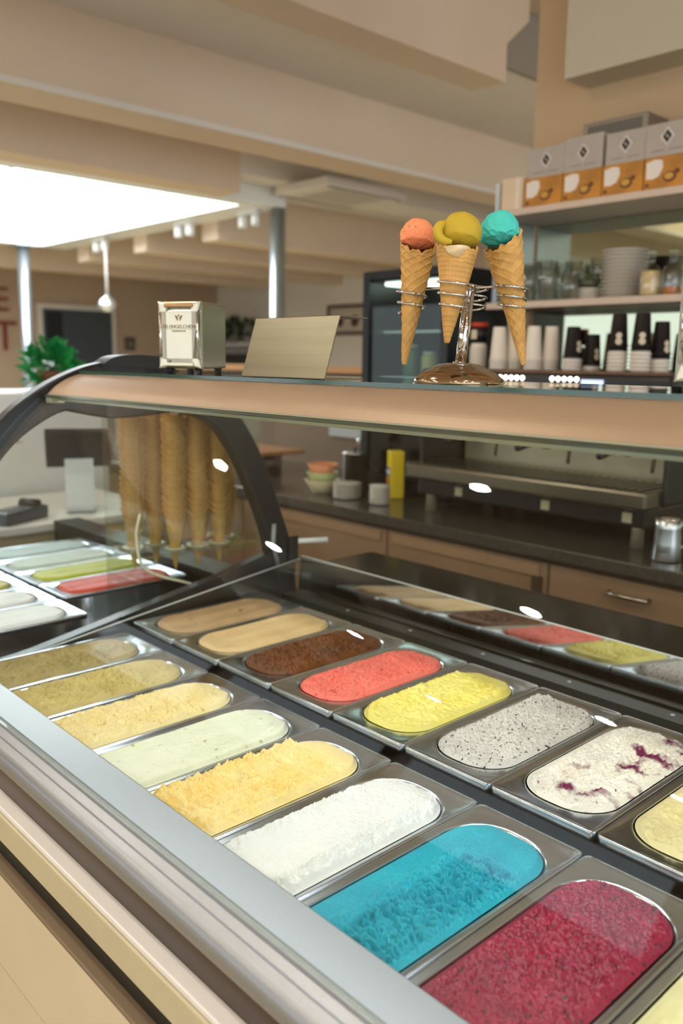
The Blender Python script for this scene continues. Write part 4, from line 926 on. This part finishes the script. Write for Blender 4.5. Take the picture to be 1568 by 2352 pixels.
# switch on the far wall
p = PY(298, 790, 10.19); sw = thing('wall_switch', 'dark wall switch to the right of the dark doorway', 'switch', (p[0], 10.199, p[2])); box('plate', (-.08, .08), (-.02, 0), (-.09, .09), mat('switch dark', '#4d463e', .5), sw, .006); box('rocker', (-.04, .04), (-.028, -.0202), (-.05, .05), mat('switch grey', '#6d655b', .5), sw, .003)
# picture frame on the right wall
pf = thing('picture_frame', 'dark framed picture on the pale wall left of the refrigerator', 'picture', (6.499, 7.37, 1.74))
for a, b in (((-.38, .38), (0, .04)), ((-.38, .38), (.33, .37))): box('frame_bar', (-.03, 0), a, b, M_BROWN, pf)
for a in ((-.38, -.34), (.34, .38)): box('frame_bar', (-.03, 0), a, (.0405, .3295), M_BROWN, pf)
box('print', (-.01, -.001), (-.339, .339), (.041, .329), mat('print pale', '#b7aea2', .6), pf)
for y in (-.12, .15): lathe('printed_figure', [(0, .004), (.07, .003), (.07, 0)], mat('print dark', '#4a2f28', .6), pf, 16, (-.0105, y, .17), axis=(-1, 0, 0))
# shelf with plants, sofa
ws = tag(box('plant_shelf', (6.2, 6.499), (9.0, 10.1), (1.62, 1.65), M_WHITE), 'white wall shelf with three potted plants in the far corner', 'shelf')
M_LEAF = mat('leaf dark', '#2c4527', .5, noise=.3, nscale=8); M_POT = mat('pot grey', '#8d8a84', .6)
def leafy(t, c, R, n, m, size, seed, name='leaf', zmin=None):
    rng = random.Random(seed)
    vs0 = [(0, 0, 0), (.35, .5, .08), (0, 1, .0), (-.35, .5, .08), (0, .5, -.04)]; fs = [(0, 1, 4), (1, 2, 4), (2, 3, 4), (3, 0, 4)]
    me = bpy.data.meshes.new('leaf'); me.from_pydata([tuple(k*size for k in v) for v in vs0], [], fs); me.materials.append(m)
    for i in range(n):
        d = Vector((rng.gauss(0, 1), rng.gauss(0, 1), rng.gauss(.3, 1))).normalized(); o = bpy.data.objects.new(name, me); COL.objects.link(o); o.parent = t
        o.location = Vector(c)+d*R*rng.uniform(.35, 1)
        if zmin is not None and o.location.z < zmin+max(0, -d.z)*size: o.location.z = zmin+max(0, -d.z)*size+rng.uniform(0, .03)
        o.rotation_euler = (Vector((0, 1, 0)).rotation_difference(d)).to_euler(); o.rotation_euler.y += rng.uniform(-1, 1)
for i, y in enumerate((9.25, 9.55, 9.85)):
    t = thing('potted_plant', ('nearest', 'middle', 'farthest')[i]+' of three small potted plants on the white wall shelf', 'plant', (6.33, y, 1.6505), 0, 'potted plants on the wall shelf')
    lathe('pot', [(0, 0), (.05, 0), (.065, .1), (0, .1)], M_POT, t, 20); leafy(t, (0, 0, .2), .12, 40, M_LEAF, .10, i)
sf = thing('sofa', 'dark sofa against the far pale wall', 'sofa', (6.0, 9.45, 0)); box('seat', (-.4, .35), (-.9, .65), (.1, .45), M_BLACKM, sf, .04); box('backrest', (.12, .4), (-.9, .65), (.4505, 1.5), mat('sofa cloth', '#3a3431', .8), sf, .05)
for x in (-.35, .3):
    for y in (-.8, .55): lathe('leg', [(.03, 0), (.03, .1)], M_BLACKM, sf, 12, (x, y, 0))
for i, y in enumerate((-.5, .0, .4)): 
    c = thing('cushion', ('nearest', 'middle', 'farthest')[i]+' grey cushion on the dark sofa', 'cushion', (5.98, 9.45+y, .4505), 0, 'cushions on the sofa'); box('pad', (-.08, .08), (-.17, .17), (0, .34), mat('cushion grey', '#8a8178', .8), c, .06, 4); box('button', (-.087, -.081), (-.01, .01), (.16, .18), M_BLACKM, c)
# white parapet with the green plant on the left
pw_ = tag(box('parapet', (-.6, 1.05), (3.25, 3.75), (0, 1.27), mat('parapet white', '#dfe3e2', .5), None, .01), 'white parapet at the left behind the arch', 'parapet')
gp = thing('green_plant', 'bright green leafy plant on the white parapet behind the arch', 'plant', (.86, 3.42, 1.2705))
lathe('pot', [(0, 0), (.06, 0), (.075, .09), (.07, .09), (.058, .08), (0, .08)], mat('terracotta', '#7d4a2c', .7), gp, 24); leafy(gp, (0, 0, .10), .125, 260, mat('leaf bright', '#1f9a4c', .45, noise=.35, nscale=12), .055, 9, zmin=.012)
